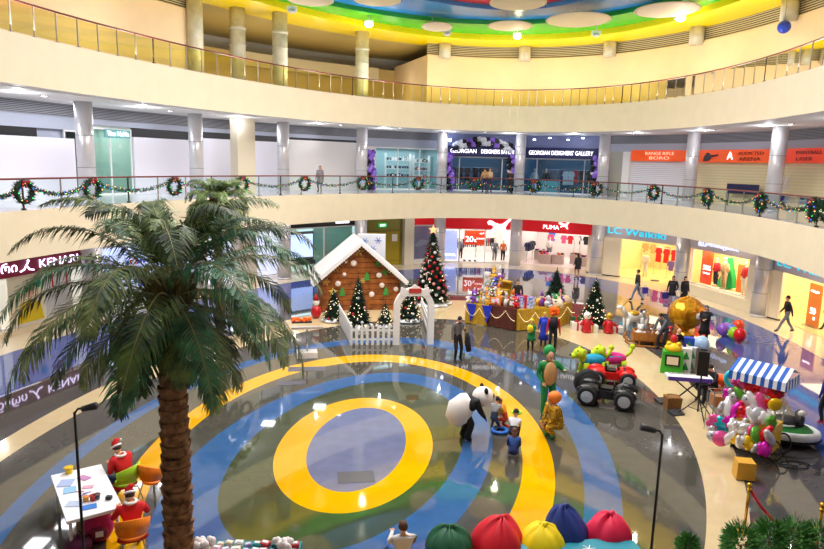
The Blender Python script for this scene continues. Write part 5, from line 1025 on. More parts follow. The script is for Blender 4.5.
# raised shelf of gold and white toys behind the brown table
q0, q1 = s1+Vector((0, 1.5, 0)), s2+Vector((-.3, 1.6, 0)); t = thing('display_stand', 'stepped gold display stand rising behind the brown stall table', 'display stand', q0, math.atan2((q1-q0).y, (q1-q0).x)); L = (q1-q0).length
for i, (z, y) in enumerate(((1.15, 0), (1.5, .3), (1.85, .6))): b = MB(); b.box((L/2, y, z-.03), (L, .3, .05)); b.box((L/2, y+.14, (z-.05)/2), (L*.9, .02, z-.06)); b.build('step', [goldc], t)
goods((q0, q1), 12, 1.16, 'on the lowest gold step', 'on the lowest step of the gold display stand', (.7, 1.1), -.02, .0); goods((q0+Vector((0, .3, 0)), q1+Vector((0, .3, 0))), 8, 1.51, 'on the middle gold step', 'on the middle step of the gold display stand', (.8, 1.2), -.02, .0)
u = Vector((0, .62, 0)); goods((q0+u, q1+u), 6, 1.86, 'on the top gold step', 'on the top step of the gold display stand', (.9, 1.3), -.02, .0)
sel = at(520, 318); person('stall seller in black with light hair behind the blue patterned gift', sel+Vector((0, 1.1, 0)), 180, 'stand', 1.7, (22, 20, 26), (24, 24, 30), hair=(60, 40, 36))
t = gift(s2+Vector((.45, .45, .97)), (.75, .3, .5), M('wrap_blue_pattern', (50, 90, 200), .4, noise=.7, scale=9, c2=(230, 235, 250)), M('ribbon_red', (200, 30, 40), .5), 'big blue and white patterned gift on the toy stall before the seller')
for i, (x, y, r, c, lb) in enumerate(((556, 303, .42, (232, 214, 190), 'large cream fluffy tree ornament bundle on end gold table'), (566, 305, .36, (214, 190, 160), 'beige fluffy bundle beside the cream one on end gold table'))):
    q = s4_.lerp(s5_, .3+.4*i)+Vector((0, .5, 1.02)); b = MB(); b.sph(q, (r, r*.8, r*.8), 0, 14, 10)
    for k in range(220): fluff(b, q+Vector((rnd.gauss(0, 1), rnd.gauss(0, 1), rnd.gauss(0, 1))).normalized()*r*.8, .05, 1, .1, rnd)
    tag(b.build('fluffy_bundle', [M('fluff_%d' % i, c, .9)], fix=False), lb, 'decoration')
# ============================================================ RIDE ON TOYS
def toycar(loc, rz, body, label, wheel_r=.3, L=1.25, W=.75, jeep=False, acc=None):
    t = thing('ride_on_car', label, 'toy car', loc, rz); b = MB(); r = wheel_r; z = r*.95
    b.prism([(-L/2, z-.05), (-L/2, z+.18), (-L*.3, z+.26), (-L*.12, z+.2), (L*.1, z+.2), (L*.2, z+.3), (L*.46, z+.2), (L/2, z+.05), (L/2, z-.05)], -W*.3, W*.3, 'xz')
    for sx in (-1, 1):
        for sy in (-1, 1): b.sph((sx*L*.34, sy*W*.36, z+.13), (r*1.15, W*.16, r*.75), 0, 14, 8)
    b.build('body', [body], t, False); b = MB(); b.box((-L*.02, 0, z+.22), (L*.22, W*.4, .1)); b.box((-L*.14, 0, z+.32), (.06, W*.4, .2)); b.build('seat', [acc or black], t); b = MB(); b.torus((L*.13, 0, z+.34), .1, .02, 14, 6, 0, 'x'); b.tube([(L*.13, 0, z+.34), (L*.2, 0, z+.25)], .02, 6); b.build('steering_wheel', [black], t)
    if True:
        b = MB(); b.box((L*.27, 0, z+.34), (.03, W*.5, .14)); b.build('windscreen', [M('screen_tint', (60, 70, 80), .2)], t)
        b = MB()
        for sy in (-1, 1): b.sph((L*.5, sy*W*.22, z+.08), .06, 0, 8, 6)
        b.build('headlights', [wallw], t)
    for sx in (-1, 1):
        for sy in (-1, 1):
            b = MB(); b.torus((0, 0, 0), r*.72, r*.28, 22, 8, 0, 'y'); wv = b.build('wheel', [M('tyre_black', (24, 24, 26), .8)], t, True, loc=(sx*L*.34, sy*W*.46, r)); b = MB(); b.cyl((0, -.09, 0), (0, .09, 0), r*.58, n=16); b.tube([(0, -.11, 0), (0, .11, 0)], r*.2, 8)
            for k in range(6): a = k*PI/3; b.box((COS(a)*r*.35, 0, SIN(a)*r*.35), (.05, .21, .05))
            b.build('hub', [M('hub_silver', (186, 190, 196), .35)], wv)
    return t
toycar(at(606, 404), rad(-22), M('jeep_black', (22, 24, 28), .3), 'black ride-on toy car with big silver hubbed wheels', .31, 1.6, .9); toycar(at(613, 386)+Vector((0, .25, 0)), rad(-12), M('car_red', (215, 22, 22), .3), 'red ride-on toy car parked behind the black one', .26, 1.45, .8)
p = at(586, 394); b = MB(); b.sph((0, 0, .42), (.42, .3, .42), 0, 16, 12); b.torus((0, -.05, .42), .3, .14, 20, 8, 0, 'y'); tag(b.build('rubber_tyre', [MATS['tyre_black']], smooth=True, loc=p), 'black round rubber tyre at the left of the black toy car', 'tyre')
def dogride(loc, rz, body, head, label):
    t = thing('ride_on_animal', label, 'ride-on toy', loc, rz); b = MB(); b.sph((0, 0, .55), (.48, .24, .22), 0, 16, 10); b.box((0, 0, .62), (.45, .4, .12), 1); b.build('body', [body, M('saddle_blue', (50, 150, 200), .6)], t, True)
    for sx in (-1, 1):
        for sy in (-1, 1): b = MB(); b.tube([(sx*.32, sy*.16, .5), (sx*.36, sy*.18, .1)], [.1, .085], 10); b.sph((sx*.38+.03, sy*.18, .07), (.14, .1, .07), 0, 10, 6); b.build('leg', [head], t, True)
    b = MB(); b.tube([(-.36, 0, .58), (-.46, 0, .72)], [.15, .15], 10); b.sph((-.55, 0, .82), (.22, .2, .19), 0, 14, 10); b.sph((-.75, 0, .74), (.13, .12, .1), 0, 12, 8)
    for k in (-1, 1): b.sph((-.45, k*.2, .86), (.08, .05, .16), 0, 8, 8); b.sph((-.65, k*.1, .92), .04, 1, 8, 6)
    b.sph((-.87, 0, .78), .04, 1, 8, 6); b.build('head', [head, black], t, True)
    b = MB(); b.tube([(.45, 0, .62), (.6, 0, .75), (.66, 0, .95)], [.05, .06, .08], 8); b.sph((.67, 0, .98), .1, 0, 8, 6); b.build('tail', [head], t, True); return t
lime = M('plush_lime', (190, 216, 30), .8)
dogride(at(592, 375), rad(12), M('plush_teal', (20, 150, 190), .8), lime, 'lime and teal plush ride-on animal behind the pink one'); dogride(at(614, 378)+Vector((.1, .55, 0)), rad(5), M('plush_pink', (224, 40, 140), .8), lime, 'lime and pink plush ride-on animal behind the red toy car')
# ============================================================ SLEIGH GROUP AND GOLD BALLOON
p = at(632, 333); t = thing('reindeer_figure', 'white reindeer figure with golden saddle beside the wooden sleigh', 'reindeer', p, rad(20)); b = MB(); b.sph((0, 0, .75), (.5, .2, .24), 0, 16, 10); b.tube([(-.4, 0, .8), (-.58, 0, 1.1), (-.64, 0, 1.2)], [.14, .09, .09], 10); b.sph((-.75, 0, 1.22), (.17, .09, .1), 0, 12, 8)
for sx in (-1, 1):
    for sy in (-1, 1): b.tube([(sx*.35, sy*.12, .7), (sx*.38, sy*.12, .38), (sx*.34, sy*.12, .04)], [.1, .05, .035], 8)
b.build('body', [wp_], t, True); b = MB()
for k in (-1, 1): b.tube([(-.62, k*.06, 1.3), (-.55, k*.2, 1.5), (-.6, k*.26, 1.7)], [.022, .018, .01], 5); b.tube([(-.56, k*.18, 1.46), (-.72, k*.24, 1.6)], [.015, .01], 5)
b.build('antlers', [gdm], t); b = MB(); b.sph((0, 0, .9), (.28, .22, .14), 0, 12, 8); b.build('saddle', [gdm], t, True)
p = at(653, 346); t = thing('wooden_sleigh', 'wooden sleigh with curved runners, toys heaped on it', 'sleigh', p, rad(-12)); sw = M('sleigh_wood', (176, 110, 40), .5, noise=.3, scale=5)
for s in (-1, 1): b = MB(); b.tube([(-1.1, s*.35, .42), (-1.15, s*.35, .2), (-.95, s*.35, .06), (0, s*.35, .04), (.95, s*.35, .06), (1.1, s*.35, .2)], .04, 8); b.build('runner', [sw], t, True)
b = MB(); b.box((0, 0, .3), (1.7, .75, .08)); b.box((.85, 0, .62), (.07, .75, .6)); b.box((-.8, 0, .45), (.07, .75, .32))
for x in (-.6, 0, .6):
    for s in (-1, 1): b.box((x, s*.35, .17), (.05, .05, .26))
b.build('body', [sw], t); b = MB(); b.box((0, -.37, .46), (1.6, .05, .3)); b.box((0, .37, .46), (1.6, .05, .3)); b.build('side_board', [sw], t)
for i, (dx, c, ty, lb) in enumerate(((-.55, 2, 'round', 'white plush bear sitting at the reindeer end of the sleigh'), (-.15, 6, 'long', 'brown plush rabbit in middle of the wooden sleigh'), (.2, 2, 'long', 'white plush rabbit in the wooden sleigh'), (.55, 0, 'round', 'red plush bear at the back rest of the sleigh'))):
    tag(plush(0, 1.25, ty).build('plush_toy', [TM[c], white, black], smooth=True, loc=p+Vector((COS(rad(-12))*dx, SIN(rad(-12))*dx, .35)), rz=-.2), lb, 'toy')
p = at(643, 331); t = thing('reindeer_figure', 'smaller white and brown plush reindeer standing behind the sleigh', 'reindeer', p+Vector((.25, .5, 0)), rad(60)); t.scale = (.7,)*3
for ch in list(D.objects['reindeer_figure'].children): c = ch.copy(); COL.objects.link(c); c.parent = t
t = at(663, 352); person('man in grey jacket leaning over the sleigh toys', t+Vector((.1, .4, 0)), 120, 'bend', 1.75, (92, 94, 104), (40, 40, 50), hair=(22, 18, 18), over=dict(lean=32, pz=.84))
t = at(676, 362); person('seated adult in black jacket with bald head, back to the gold balloon', t+Vector((.1, .4, 0)), 200, 'sit', 1.72, (26, 24, 28), (30, 30, 36), hair=None)
b = MB(); b.box((0, 0, .43), (.4, .4, .05)); 
for sx in (-1, 1):
    for sy in (-1, 1): b.cyl((sx*.17, sy*.17, 0), (sx*.17, sy*.17, .42), .018, n=6)
tag(b.build('stool', [dark], loc=t+Vector((.1, .42, 0))), 'dark stool under the bald seated adult', 'stool')
g = at(687, 336); gl_ = M('foil_gold', (236, 176, 30), .2, metal=.55, noise=.3, scale=3, c2=(200, 120, 20)); t = thing('gold_balloon', 'giant round golden teapot shaped foil balloon with green top', 'balloon', g+Vector((0, .3, 0)), rad(20)); t.scale = (.84,)*3
b = MB(); b.sph((0, 0, 1.15), (.98, .8, .86), 0, 26, 16, fn=lambda v: 1+.04*COS(8*math.atan2(v.y, v.x))); b.build('round_body', [gl_], t, True); b = MB(); b.torus((0, 0, 1.55), .42, .14, 22, 8); b.build('rim', [M('foil_green', (90, 160, 50), .3, metal=.3)], t, True); b = MB(); b.sph((0, 0, 1.75), (.34, .34, .22), 0, 16, 10); b.sph((0, 0, 2.0), .11, 0, 10, 8); b.build('lid', [gl_], t, True)
b = MB(); b.sph((.05, -.79, 1.15), (.17, .06, .17), 0, 14, 10); b.build('white_disc', [wp_], t, True); b = MB(); b.tube([(0, 0, .0), (0, 0, .06), (0, 0, .2), (0, 0, .6)], [.5, .5, .25, .2], 16); b.build('foot', [gl_], t, True)
# toy display by the speaker
p = at(671, 372); t = thing('toy_display', 'bright green and yellow frog faced toy stand with small screen', 'toy display', p, rad(-20)); b = MB(); b.box((0, 0, .4), (.75, .5, .8), top=.9); b.build('body', [M('toy_stand_green', (60, 180, 40), .5)], t); b = MB(); b.sph((0, -.05, .92), (.3, .22, .18), 0, 14, 10)
for k in (-1, 1): b.sph((k*.16, -.1, 1.08), .09, 0, 8, 6)
b.build('head', [M('toy_yellow', (245, 205, 20), .5)], t, True); b = MB(); b.box((0, -.27, .5), (.5, .05, .4)); fr_ = b.build('screen_frame', [black], t); b = MB(); b.box((0, -.3, .5), (.38, .02, .28)); b.build('screen', [emis('toy_screen', (190, 170, 140), .5)], fr_); b = MB(); b.sph((0, 0, 1.25), (.13, .1, .14), 0, 10, 8); b.build('red_cap', [TM[0]], t, True)
for i, (x, y, c, lb) in enumerate(((684, 372, 2, 'white boxed tree toy set, nearer the frog faced stand'), (690, 371, 7, 'pale boxed tree toy set next to the speaker'), (687, 360, 3, 'light blue boxed toy behind the white sets'))):
    q = at(x, y); t = thing('toy_box', lb, 'toy box', q, rad(-15)); b = MB(); b.box((0, 0, .45), (.38, .25, .9)); b.build('carton', [TM[c]], t)
    for z in (.25, .65): b = MB(); b.prism([(-.12, -.13), (.12, -.13), (0, .15)], -.14, -.127, 'xz'); b.build('tree_print', [TM[5]], t, loc=(0, 0, z))
q = at(700, 358); b = MB(); b.sph((0, 0, .55), (.3, .3, .35), 0, 14, 10); b.box((0, 0, .15), (.5, .5, .3)); tag(b.build('foil_bag', [M('foil_ice', (170, 200, 235), .25)], smooth=False, loc=q), 'shiny pale blue bag behind the boxed toy sets', 'bag')
# balloons on the floor
def balloon(loc, label, c, s=1.0, group=None, mk=None):
    t = thing('balloon', label, 'balloon', loc, 0, group); b = MB(); b.sph((0, 0, .2*s), (.17*s, .17*s, .21*s), 0, 16, 12, fn=lambda v: 1-.12*max(0, -v.z)**2); b.build('skin', [mk or M('balloon_%d_%d_%d' % c, c, .2)], t, True); b = MB(); b.tube([(0, 0, -.03*s), (0, 0, .02*s)], [.025*s, .008*s], 6); b.build('knot', [mk or M('balloon_%d_%d_%d' % c, c, .2)], t); return t
for x, y, c, s, lb in ((722, 337, (150, 90, 200), 1.4, 'purple balloon at the left of the floor bunch'), (731, 336, (90, 120, 210), 1.2, 'small blue balloon in the floor bunch'), (738, 333, (240, 80, 30), 1.4, 'orange red balloon at the top right of the floor bunch'), (733, 341, (150, 210, 40), 1.4, 'lime balloon low in the floor bunch'), (739, 343, (220, 20, 30), 1.5, 'red balloon lowest in the floor bunch'), (726, 333, (180, 120, 220), 1.1, 'lilac balloon behind the purple one')):
    balloon(at(x, y)+Vector((0, 0, .05)), lb, c, s)
# ============================================================ KEYBOARD CORNER
p = at(686, 402); t = thing('keyboard', 'white electric piano on a black crossed stand before the seated player', 'keyboard', p, rad(-8)); b = MB(); b.box((0, 0, .82), (1.35, .42, .1)); b.build('case', [white], t); b = MB(); b.box((0, .05, .875), (1.2, .2, .012)); b.build('keys', [wallw], t); b = MB()
for i in range(30): b.box((-.58+i*.04, .09, .885), (.018, .11, .015))
b.build('black_keys', [black], t); b = MB(); b.box((0, -.22, .8), (1.3, .02, .12)); b.build('front_panel', [M('violet_panel', (90, 60, 170), .5)], t)
for s in (-1, 1): b = MB(); b.tube([(-.45*s, -.12*s, .03), (.45*s, .12*s, .77)], .025, 6); b.build('stand_leg', [black], t)
p = at(697, 418); t = thing('speaker_stand', 'black tripod stand holding the loudspeaker', 'speaker stand', p, 0); b = MB(); b.cyl((0, 0, .2), (0, 0, 1.35), .025, n=8); b.build('pole', [black], t, True)
for k in range(3): a = k*2.09+.5; b = MB(); b.tube([(0, 0, .62), (COS(a)*.55, SIN(a)*.55, .02)], .018, 6); b.tube([(0, 0, .25), (COS(a)*.3, SIN(a)*.3, .3)], .012, 5); b.build('leg', [black], t)
t = thing('loudspeaker', 'black loudspeaker box on tripod beside the keyboard', 'loudspeaker', p+Vector((0, 0, 1.35)), rad(160)); b = MB(); b.prism([(-.19, -.2), (.19, -.2), (.15, .2), (-.15, .2)], 0, .72, 'xy'); b.build('cabinet', [black], t); b = MB(); b.box((0, -.205, .36), (.34, .015, .64)); b.build('grille', [dark], t); b = MB(); b.box((0, 0, .74), (.18, .05, .04)); b.build('handle', [dark], t)
p = at(714, 403); person('keyboard player in black sitting on orange chair', p+Vector((.0, .1, 0)), 100, 'sitwork', 1.75, (20, 20, 24), (26, 26, 32), hair=(50, 30, 24))
def chair(loc, rz, m_, label, legm=None, hs=.45):
    t = thing('plastic_chair', label, 'chair', loc, rz); b = MB(); b.sph((0, 0, hs), (.24, .24, .06), 0, 16, 6); b.build('seat', [m_], t, True); b = MB(); n = 14
    for i in range(n):
        a0_, a1_ = PI*(1.08+.84*i/n), PI*(1.08+.84*(i+1)/n); w = lambda a: .2+.14*abs(SIN(a))
        f = lambda a, r, z: (COS(a)*r, SIN(a)*r, z); b.add([f(a0_, .25, hs+.08), f(a1_, .25, hs+.08), f(a1_, .29, hs+.1+w(a1_)), f(a0_, .29, hs+.1+w(a0_)), f(a0_, .28, hs+.08), f(a1_, .28, hs+.08), f(a1_, .32, hs+.1+w(a1_)), f(a0_, .32, hs+.1+w(a0_))], [(0, 1, 2, 3), (4, 7, 6, 5), (3, 2, 6, 7), (0, 4, 5, 1)])
    b.tube([(-.24, 0, hs+.05), (-.27, -.05, hs+.15)], .03, 6); b.tube([(.24, 0, hs+.05), (.27, -.05, hs+.15)], .03, 6); b.build('backrest', [m_], t, True)
    for sx in (-1, 1):
        for sy in (-1, 1): b = MB(); b.tube([(sx*.15, sy*.15, hs-.03), (sx*.24, sy*.24, 0)], .014, 6); b.build('leg', [legm or steel], t)
    return t
chair(p+Vector((.0, .1, 0)), rad(100), M('chair_orange', (240, 96, 20), .4), 'orange plastic chair under the keyboard player')
p = at(703, 396); b = MB(); b.box((0, 0, .3), (.5, .4, .6)); tag(b.build('amplifier', [black], loc=p+Vector((.3, .9, 0))), 'black amplifier box on floor behind the keyboard', 'amplifier')
p = at(675, 415); t = thing('wicker_basket', 'small brown wicker box under the keyboard', 'basket', p+Vector((.1, .5, 0)), 0); b = MB(); b.box((0, 0, .2), (.4, .35, .4), top=1.1); b.build('body', [M('wicker', (150, 104, 50), .8, noise=.4, scale=30)], t); b = MB(); b.torus((0, 0, .4), .19, .02, 16, 6); b.build('rim', [M('wicker', (150, 104, 50), .8)], t)
for k, (x, y) in enumerate(((662, 402), (676, 414))): b = MB(); b.box((0, 0, .04), (.4, .3, .07), R=Matrix.Rotation(.2, 3, 'X')); tag(b.build('floor_pedal', [dark], loc=at(x, y), rz=.3), ('dark flat pedal board on the cream floor left of keyboard', 'dark flat pedal board in front of the keyboard')[k], 'pedal')
# ============================================================ BALLOON CART WITH AWNING
p = at(731, 455); CA = rad(-46); t = thing('balloon_cart', 'cart with blue and white striped awning crowded with foil balloons', 'cart', p, CA); t.scale = (.62, .8, .98); cw_ = M('cart_red', (200, 40, 30), .5)
b = MB(); b.box((.45, .95, .55), (1.7, .8, .7)); b.build('cabinet', [M('cart_yellow', (240, 190, 30), .5)], t)
for sx in (-.35, 1.25):
    for sy in (.5, 1.4): b = MB(); b.cyl((sx, sy, .1), (sx, sy, 2.2), .025, n=8); b.build('post', [white], t, True)
for sy in (.5, 1.4): b = MB(); b.torus((1.4, sy, .3), .27, .03, 22, 6, 0, 'y'); b.build('wheel', [dark], t, True)
b = MB(); b.box((-.3, .95, .12), (.06, .7, .24)); b.build('foot', [dark], t)
b = MB(); n = 12; x0, x1, yb_, yf, zt, zm = -.55, 1.6, 1.65, .25, 2.45, 2.2; ns = 14
for i in range(ns):
    xa, xb = x0+(x1-x0)*i/ns, x0+(x1-x0)*(i+1)/ns; mi = i % 2
    b.add([(xa, yf, zm), (xb, yf, zm), (xb, (yf+yb_)/2, zt), (xa, (yf+yb_)/2, zt), (xb, yb_, zm), (xa, yb_, zm), (xa, yf-.03, zm-.22), (xb, yf-.03, zm-.22)], [(0, 1, 2, 3), (3, 2, 4, 5), (6, 7, 1, 0)], mi)
for j in range(10):
    ya, yb2 = yf+(yb_-yf)*j/10, yf+(yb_-yf)*(j+1)/10; b.add([(x1, ya, zm), (x1, yb2, zm), (x1+.02, yb2, zm-.25), (x1+.02, ya, zm-.25)], [(0, 1, 2, 3)], j % 2)
b.build('awning', [M('awning_blue', (20, 90, 190), .6), M('awning_white', (240, 242, 246), .6)], t, fix=False)
FOIL = [('red', (214, 24, 36)), ('pink', (240, 90, 160)), ('silver', (205, 205, 212)), ('blue', (50, 120, 220)), ('magenta', (220, 30, 180)), ('yellow', (245, 200, 30)), ('turquoise', (30, 190, 205)), ('white', (240, 240, 242)), ('green', (60, 180, 80))]
FP = {}
def foil(loc, k, typ, s, lab, grp, rot):
    n, c = FOIL[k]; key = (k, typ)
    if key not in FP:
        m_ = M('foil_%s' % n, c, .22, metal=.35); b = MB()
        if typ == 'round': b.sph((0, 0, 0), (.2, .09, .2), 0, 16, 10)
        elif typ == 'long': b.sph((0, 0, 0), (.13, .12, .32), 0, 14, 12, fn=lambda v: 1+.06*COS(14*v.z))
        elif typ == 'star': b.sph((0, 0, 0), (.22, .1, .22), 0, 20, 8, fn=lambda v: .75+.3*abs(COS(2.5*math.atan2(v.z, v.x))))
        else:
            b.sph((0, 0, 0), (.2, .12, .18), 0, 14, 10)
            for q in (-1, 1): b.sph((q*.16, 0, .17), (.08, .05, .09), 0, 10, 6); b.sph((q*.07, -.11, .03), .03, 1, 6, 5)
        o = b.build('foil_balloon', [m_, black], smooth=True); FP[key] = o
    else: o = FP[key].copy(); COL.objects.link(o)
    o.location = loc; o.rotation_euler = rot; o.scale = (s,)*3; tag(o, lab, 'balloon', grp)
R = Matrix.Rotation(CA, 3, 'Z') @ Matrix.Diagonal((.62, .85, 1)); rnd = random.Random(8); rowsn = ('just under the awning', 'in the upper rows of cart', 'at middle height on cart', 'low on the cart front', 'lowest on the cart front')
for r_, (z, y, xs) in enumerate(((1.85, .45, (-.3, 1.2, 6)), (1.5, .3, (-.5, 1.3, 8)), (1.15, .1, (-.6, 1.3, 9)), (.8, -.1, (-.7, 1.4, 10)), (.5, -.3, (-.6, 1.3, 8)))):
    for i in range(xs[2]):
        x = xs[0]+(xs[1]-xs[0])*i/(xs[2]-1); k = rnd.choice((0, 0, 1, 1, 2, 2, 3, 4, 4, 5, 6, 7, 7, 7, 8)); ty = rnd.choice(('round', 'long', 'star', 'animal')); lab = '%s %s foil balloon %s' % (FOIL[k][0], {'round': 'disc shaped', 'long': 'long', 'star': 'star shaped', 'animal': 'animal head'}[ty], rowsn[r_])
        foil(p+R @ Vector((x, y+rnd.uniform(-.06, .06), z+rnd.uniform(-.06, .06))), k, ty, rnd.uniform(.75, 1.1), lab, lab+' group', (rnd.uniform(-.5, .5), rnd.uniform(-.8, .8), rnd.uniform(-.6, .6)))
q = at(743, 478); b = MB(); b.box((0, 0, .24), (.42, .36, .42), top=.95); t = thing('gold_stool', 'small gold upholstered stool in front of balloon cart', 'stool', q, rad(-10)); b.build('seat', [M('stool_gold', (214, 160, 50), .5)], t)
for sx in (-1, 1):
    for sy in (-1, 1): b = MB(); b.cyl((sx*.17, sy*.14, 0), (sx*.17, sy*.14, .04), .025, n=8); b.build('leg', [dark], t)
q = at(716, 432); t = thing('wire_rack', 'small wire rack with grey bag beside the balloon cart', 'rack', q, 0); b = MB()
for sx in (-1, 1):
    for sy in (-1, 1): b.cyl((sx*.25, sy*.2, 0), (sx*.25, sy*.2, 1.25), .014, n=6)
for z in (.3, .8, 1.2): b.tube([(-.25, -.2, z), (.25, -.2, z), (.25, .2, z), (-.25, .2, z), (-.25, -.2, z)], .012, 5)
b.build('frame', [steel], t); b = MB(); b.box((0, 0, .17), (.4, .32, .26)); b.build('tray', [M('grey_bag', (190, 190, 195), .6)], t); b = MB(); b.box((0, 0, .95), (.42, .34, .28)); b.build('upper_tray', [M('tan_bag', (170, 120, 80), .6)], t)
b = MB(); b.torus((0, 0, 0), .2, .06, 22, 8, 0, 'y'); tag(b.build('swim_ring', [M('ring_cyan', (20, 200, 220), .3)], smooth=True, loc=q+Vector((.35, .1, 1.55))), 'turquoise ring hanging above the small wire rack', 'ring')
# ============================================================ BUMPER CAR
p = at(780, 440); t = thing('bumper_car', 'green bumper car with white rim and black seats on blue floor', 'bumper car', p, rad(-25)); t.scale = (1.02,)*3
b = MB(); b.sph((0, 0, .2), (.95, .62, .16), 0, 28, 8); b.build('skirt', [MATS['tyre_black']], t, True); b = MB(); b.torus((0, 0, 0), 1, .13, 36, 8)
b.V = [(x*.82, y*.54, z+.3) for x, y, z in b.V]; b.build('rim', [M('rim_white', (232, 236, 238), .35)], t, True)
b = MB(); b.sph((0, 0, .3), (.76, .5, .3), 0, 24, 8, lo=0, hi=.5); b.build('body', [M('bumper_green', (40, 150, 60), .3)], t, True); b = MB(); b.sph((.1, 0, .52), (.42, .34, .2), 0, 18, 10); b.build('seat_well', [black], t, True); b = MB(); b.sph((.38, 0, .72), (.12, .34, .2), 0, 12, 10); b.build('backrest', [dark], t, True)
b = MB(); b.prism([(-.2, .45), (.1, .75), (.05, .5), (.4, .6), (.2, .4)], .3, .36, 'xz'); b.torus((0, 0, .55), .38, .025, 20, 6); b.build('flame_trim', [M('rim_white', (232, 236, 238), .35)], t); b = MB(); b.torus((-.2, 0, .72), .12, .022, 16, 6, 0, 'x'); b.build('steering_wheel', [white], t); b = MB(); b.sph((.4, -.2, .88), (.1, .06, .1), 0, 10, 8); b.build('head_lamp', [wallw], t, True)
b = MB(); b.tube([(COS(k*.25)*(.4-.003*k), SIN(k*.25)*(.26-.003*k)-.2, .012+.0004*k) for k in range(30)], .012, 5); tag(b.build('cable', [black], smooth=True, loc=at(790, 462)), 'thin black cable curled on floor before the bumper car', 'cable')
# ============================================================ SANTA HELPERS' TABLE
c0, c1, c2, c3 = [at(x, y, .76) for x, y in ((57, 473), (107, 464), (116, 507), (60, 525))]
ctr = (c0+c1+c2+c3)/4; dx = ((c1-c0)+(c2-c3)).normalized(); Wt = ((c1-c0).length+(c2-c3).length)/2; Dt = ((c0-c3).length+(c1-c2).length)/2; rzT = math.atan2(dx.y, dx.x)
t = thing('craft_table', 'square white table covered with papers and craft things', 'table', (ctr.x, ctr.y, 0), rzT); b = MB(); b.box((0, 0, .73), (Wt, Dt, .06)); b.build('table_top', [M('table_white', (244, 244, 248), .3)], t)
for sx in (-1, 1):
    for sy in (-1, 1): b = MB(); b.cyl((sx*Wt*.42, sy*Dt*.42, 0), (sx*Wt*.42, sy*Dt*.42, .7), .03, n=8); b.build('leg', [white], t, True)
def ontab(x, y): return at(x, y, .765)
for i, (x, y, w_, h_, c, r_, lb) in enumerate(((66, 483, .26, .3, (170, 190, 230), .2, 'pale blue paper sheet under the yellow cup'), (70, 490, .22, .26, (150, 200, 235), .5, 'light blue drawing in middle of craft table'), (84, 478, .24, .16, (200, 140, 190), -.4, 'pink lilac paper near far edge of the craft table'), (88, 487, .2, .12, (225, 170, 190), .3, 'rose paper strip right of the centre'), (75, 504, .3, .2, (190, 205, 230), .1, 'pale paper with small drawing near front edge'), (89, 507, .26, .18, (60, 130, 215), .5, 'bright blue paper at front of craft table'))):
    b = MB(); b.box((0, 0, .004), (w_, h_, .008)); tag(b.build('paper_sheet', [M('paper_%d' % i, c, .7)], loc=ontab(x, y), rz=r_), lb, 'paper')
for i, (x, y, s, c, lb) in enumerate(((69, 473, .08, (246, 205, 30), 'yellow plastic cup at the far left corner of craft table'), (93, 500, .06, (200, 60, 60), 'red paint pot beside the blue paper'), (97, 499, .06, (60, 60, 70), 'dark paint pot at right of red one'), (86, 501, .055, (230, 160, 60), 'orange paint pot left of the red one'))):
    b = MB(); b.tube([(0, 0, 0), (0, 0, s*1.6)], [s*.8, s], 14); b.torus((0, 0, s*1.6), s, s*.12, 16, 5); tag(b.build('paint_pot' if i else 'plastic_cup', [M('pot_%d' % i, c, .4)], smooth=True, loc=ontab(x, y)), lb, 'pot')
b = MB(); b.box((0, 0, .03), (.1, .08, .06)); tag(b.build('camera_box', [black], loc=ontab(109, 499)), 'small black box at the right front corner of craft table', 'box')
for i in range(5): b = MB(); b.cyl((0, 0, .012), (.16, 0, .012), .008, n=6); tag(b.build('marker_pen', [TM[(i*3) % 10]], loc=ontab(76+i*5, 492+(i % 3)*5), rz=i*1.3), ('red', 'blue', 'brown', 'gold', 'white')[0] and '%s marker pen lying on the craft table' % TOYC[(i*3) % 10][0], 'pen')
lg, og = M('chair_lime', (170, 220, 40), .4), M('chair_bright_orange', (246, 130, 10), .4)
hd1 = at(118, 446, 1.25); q1_ = at(127, 492); ch1 = Vector((hd1.x+.1, hd1.y, 0)); 
chair(ch1, rad(70), lg, 'lime green plastic chair with a red dressed helper'); SR = (214, 16, 24)
s1p = person('seated helper in red santa tunic and hat on lime green chair, facing the table', ch1, 60, 'sitwork', 1.78, SR, (40, 60, 110), fat=1.25, hair=(60, 40, 30), hat='santa', over=dict(wr=((-.1, .34, .78), (.12, .3, .95))))
hd2 = at(128, 493, 1.25); ch2 = Vector((hd2.x+.05, hd2.y, 0)); chair(ch2, rad(25), og, 'orange plastic chair with a red dressed helper'); s2p = person('seated helper in red santa tunic and hat on orange chair, back to the camera', ch2, 30, 'sitwork', 1.72, SR, (170, 16, 22), fat=1.25, hair=(60, 40, 30), hat='santa')
for sp_ in (s1p, s2p):
    b = MB(); b.torus((0, .1, 1.04), .095, .028, 18, 6); b.build('white_collar', [M('santa_fur', (245, 242, 240), .9)], sp_, True); b = MB(); b.tube([(0, .05, .5), (0, .02, .36)], [.2, .27], 16); b.build('tunic_skirt', [M('santa_red', SR, .8)], sp_, True)
ch3 = at(150, 505); chair(Vector((ch3.x, ch3.y+.25, 0)), rad(-20), og, 'empty orange plastic chair beside the palm trunk')
p = at(96, 545); t = thing('backpack', 'magenta backpack with white print on the floor by the craft table', 'backpack', p+Vector((.0, .15, 0)), rad(20)); mg = M('magenta_fabric', (190, 20, 100), .7); b = MB(); b.sph((0, 0, .3), (.26, .17, .32), 0, 18, 12); b.build('body', [mg], t, True); b = MB(); b.sph((0, -.14, .22), (.18, .09, .16), 0, 12, 8); b.build('pocket', [M('maroon_fabric', (120, 20, 60), .7)], t, True); b = MB(); b.torus((0, 0, .63), .05, .012, 12, 5, 0, 'y'); b.build('handle', [black], t); b = MB(); b.box((.03, -.24, .26), (.13, .02, .1)); b.build('print', [white], t)
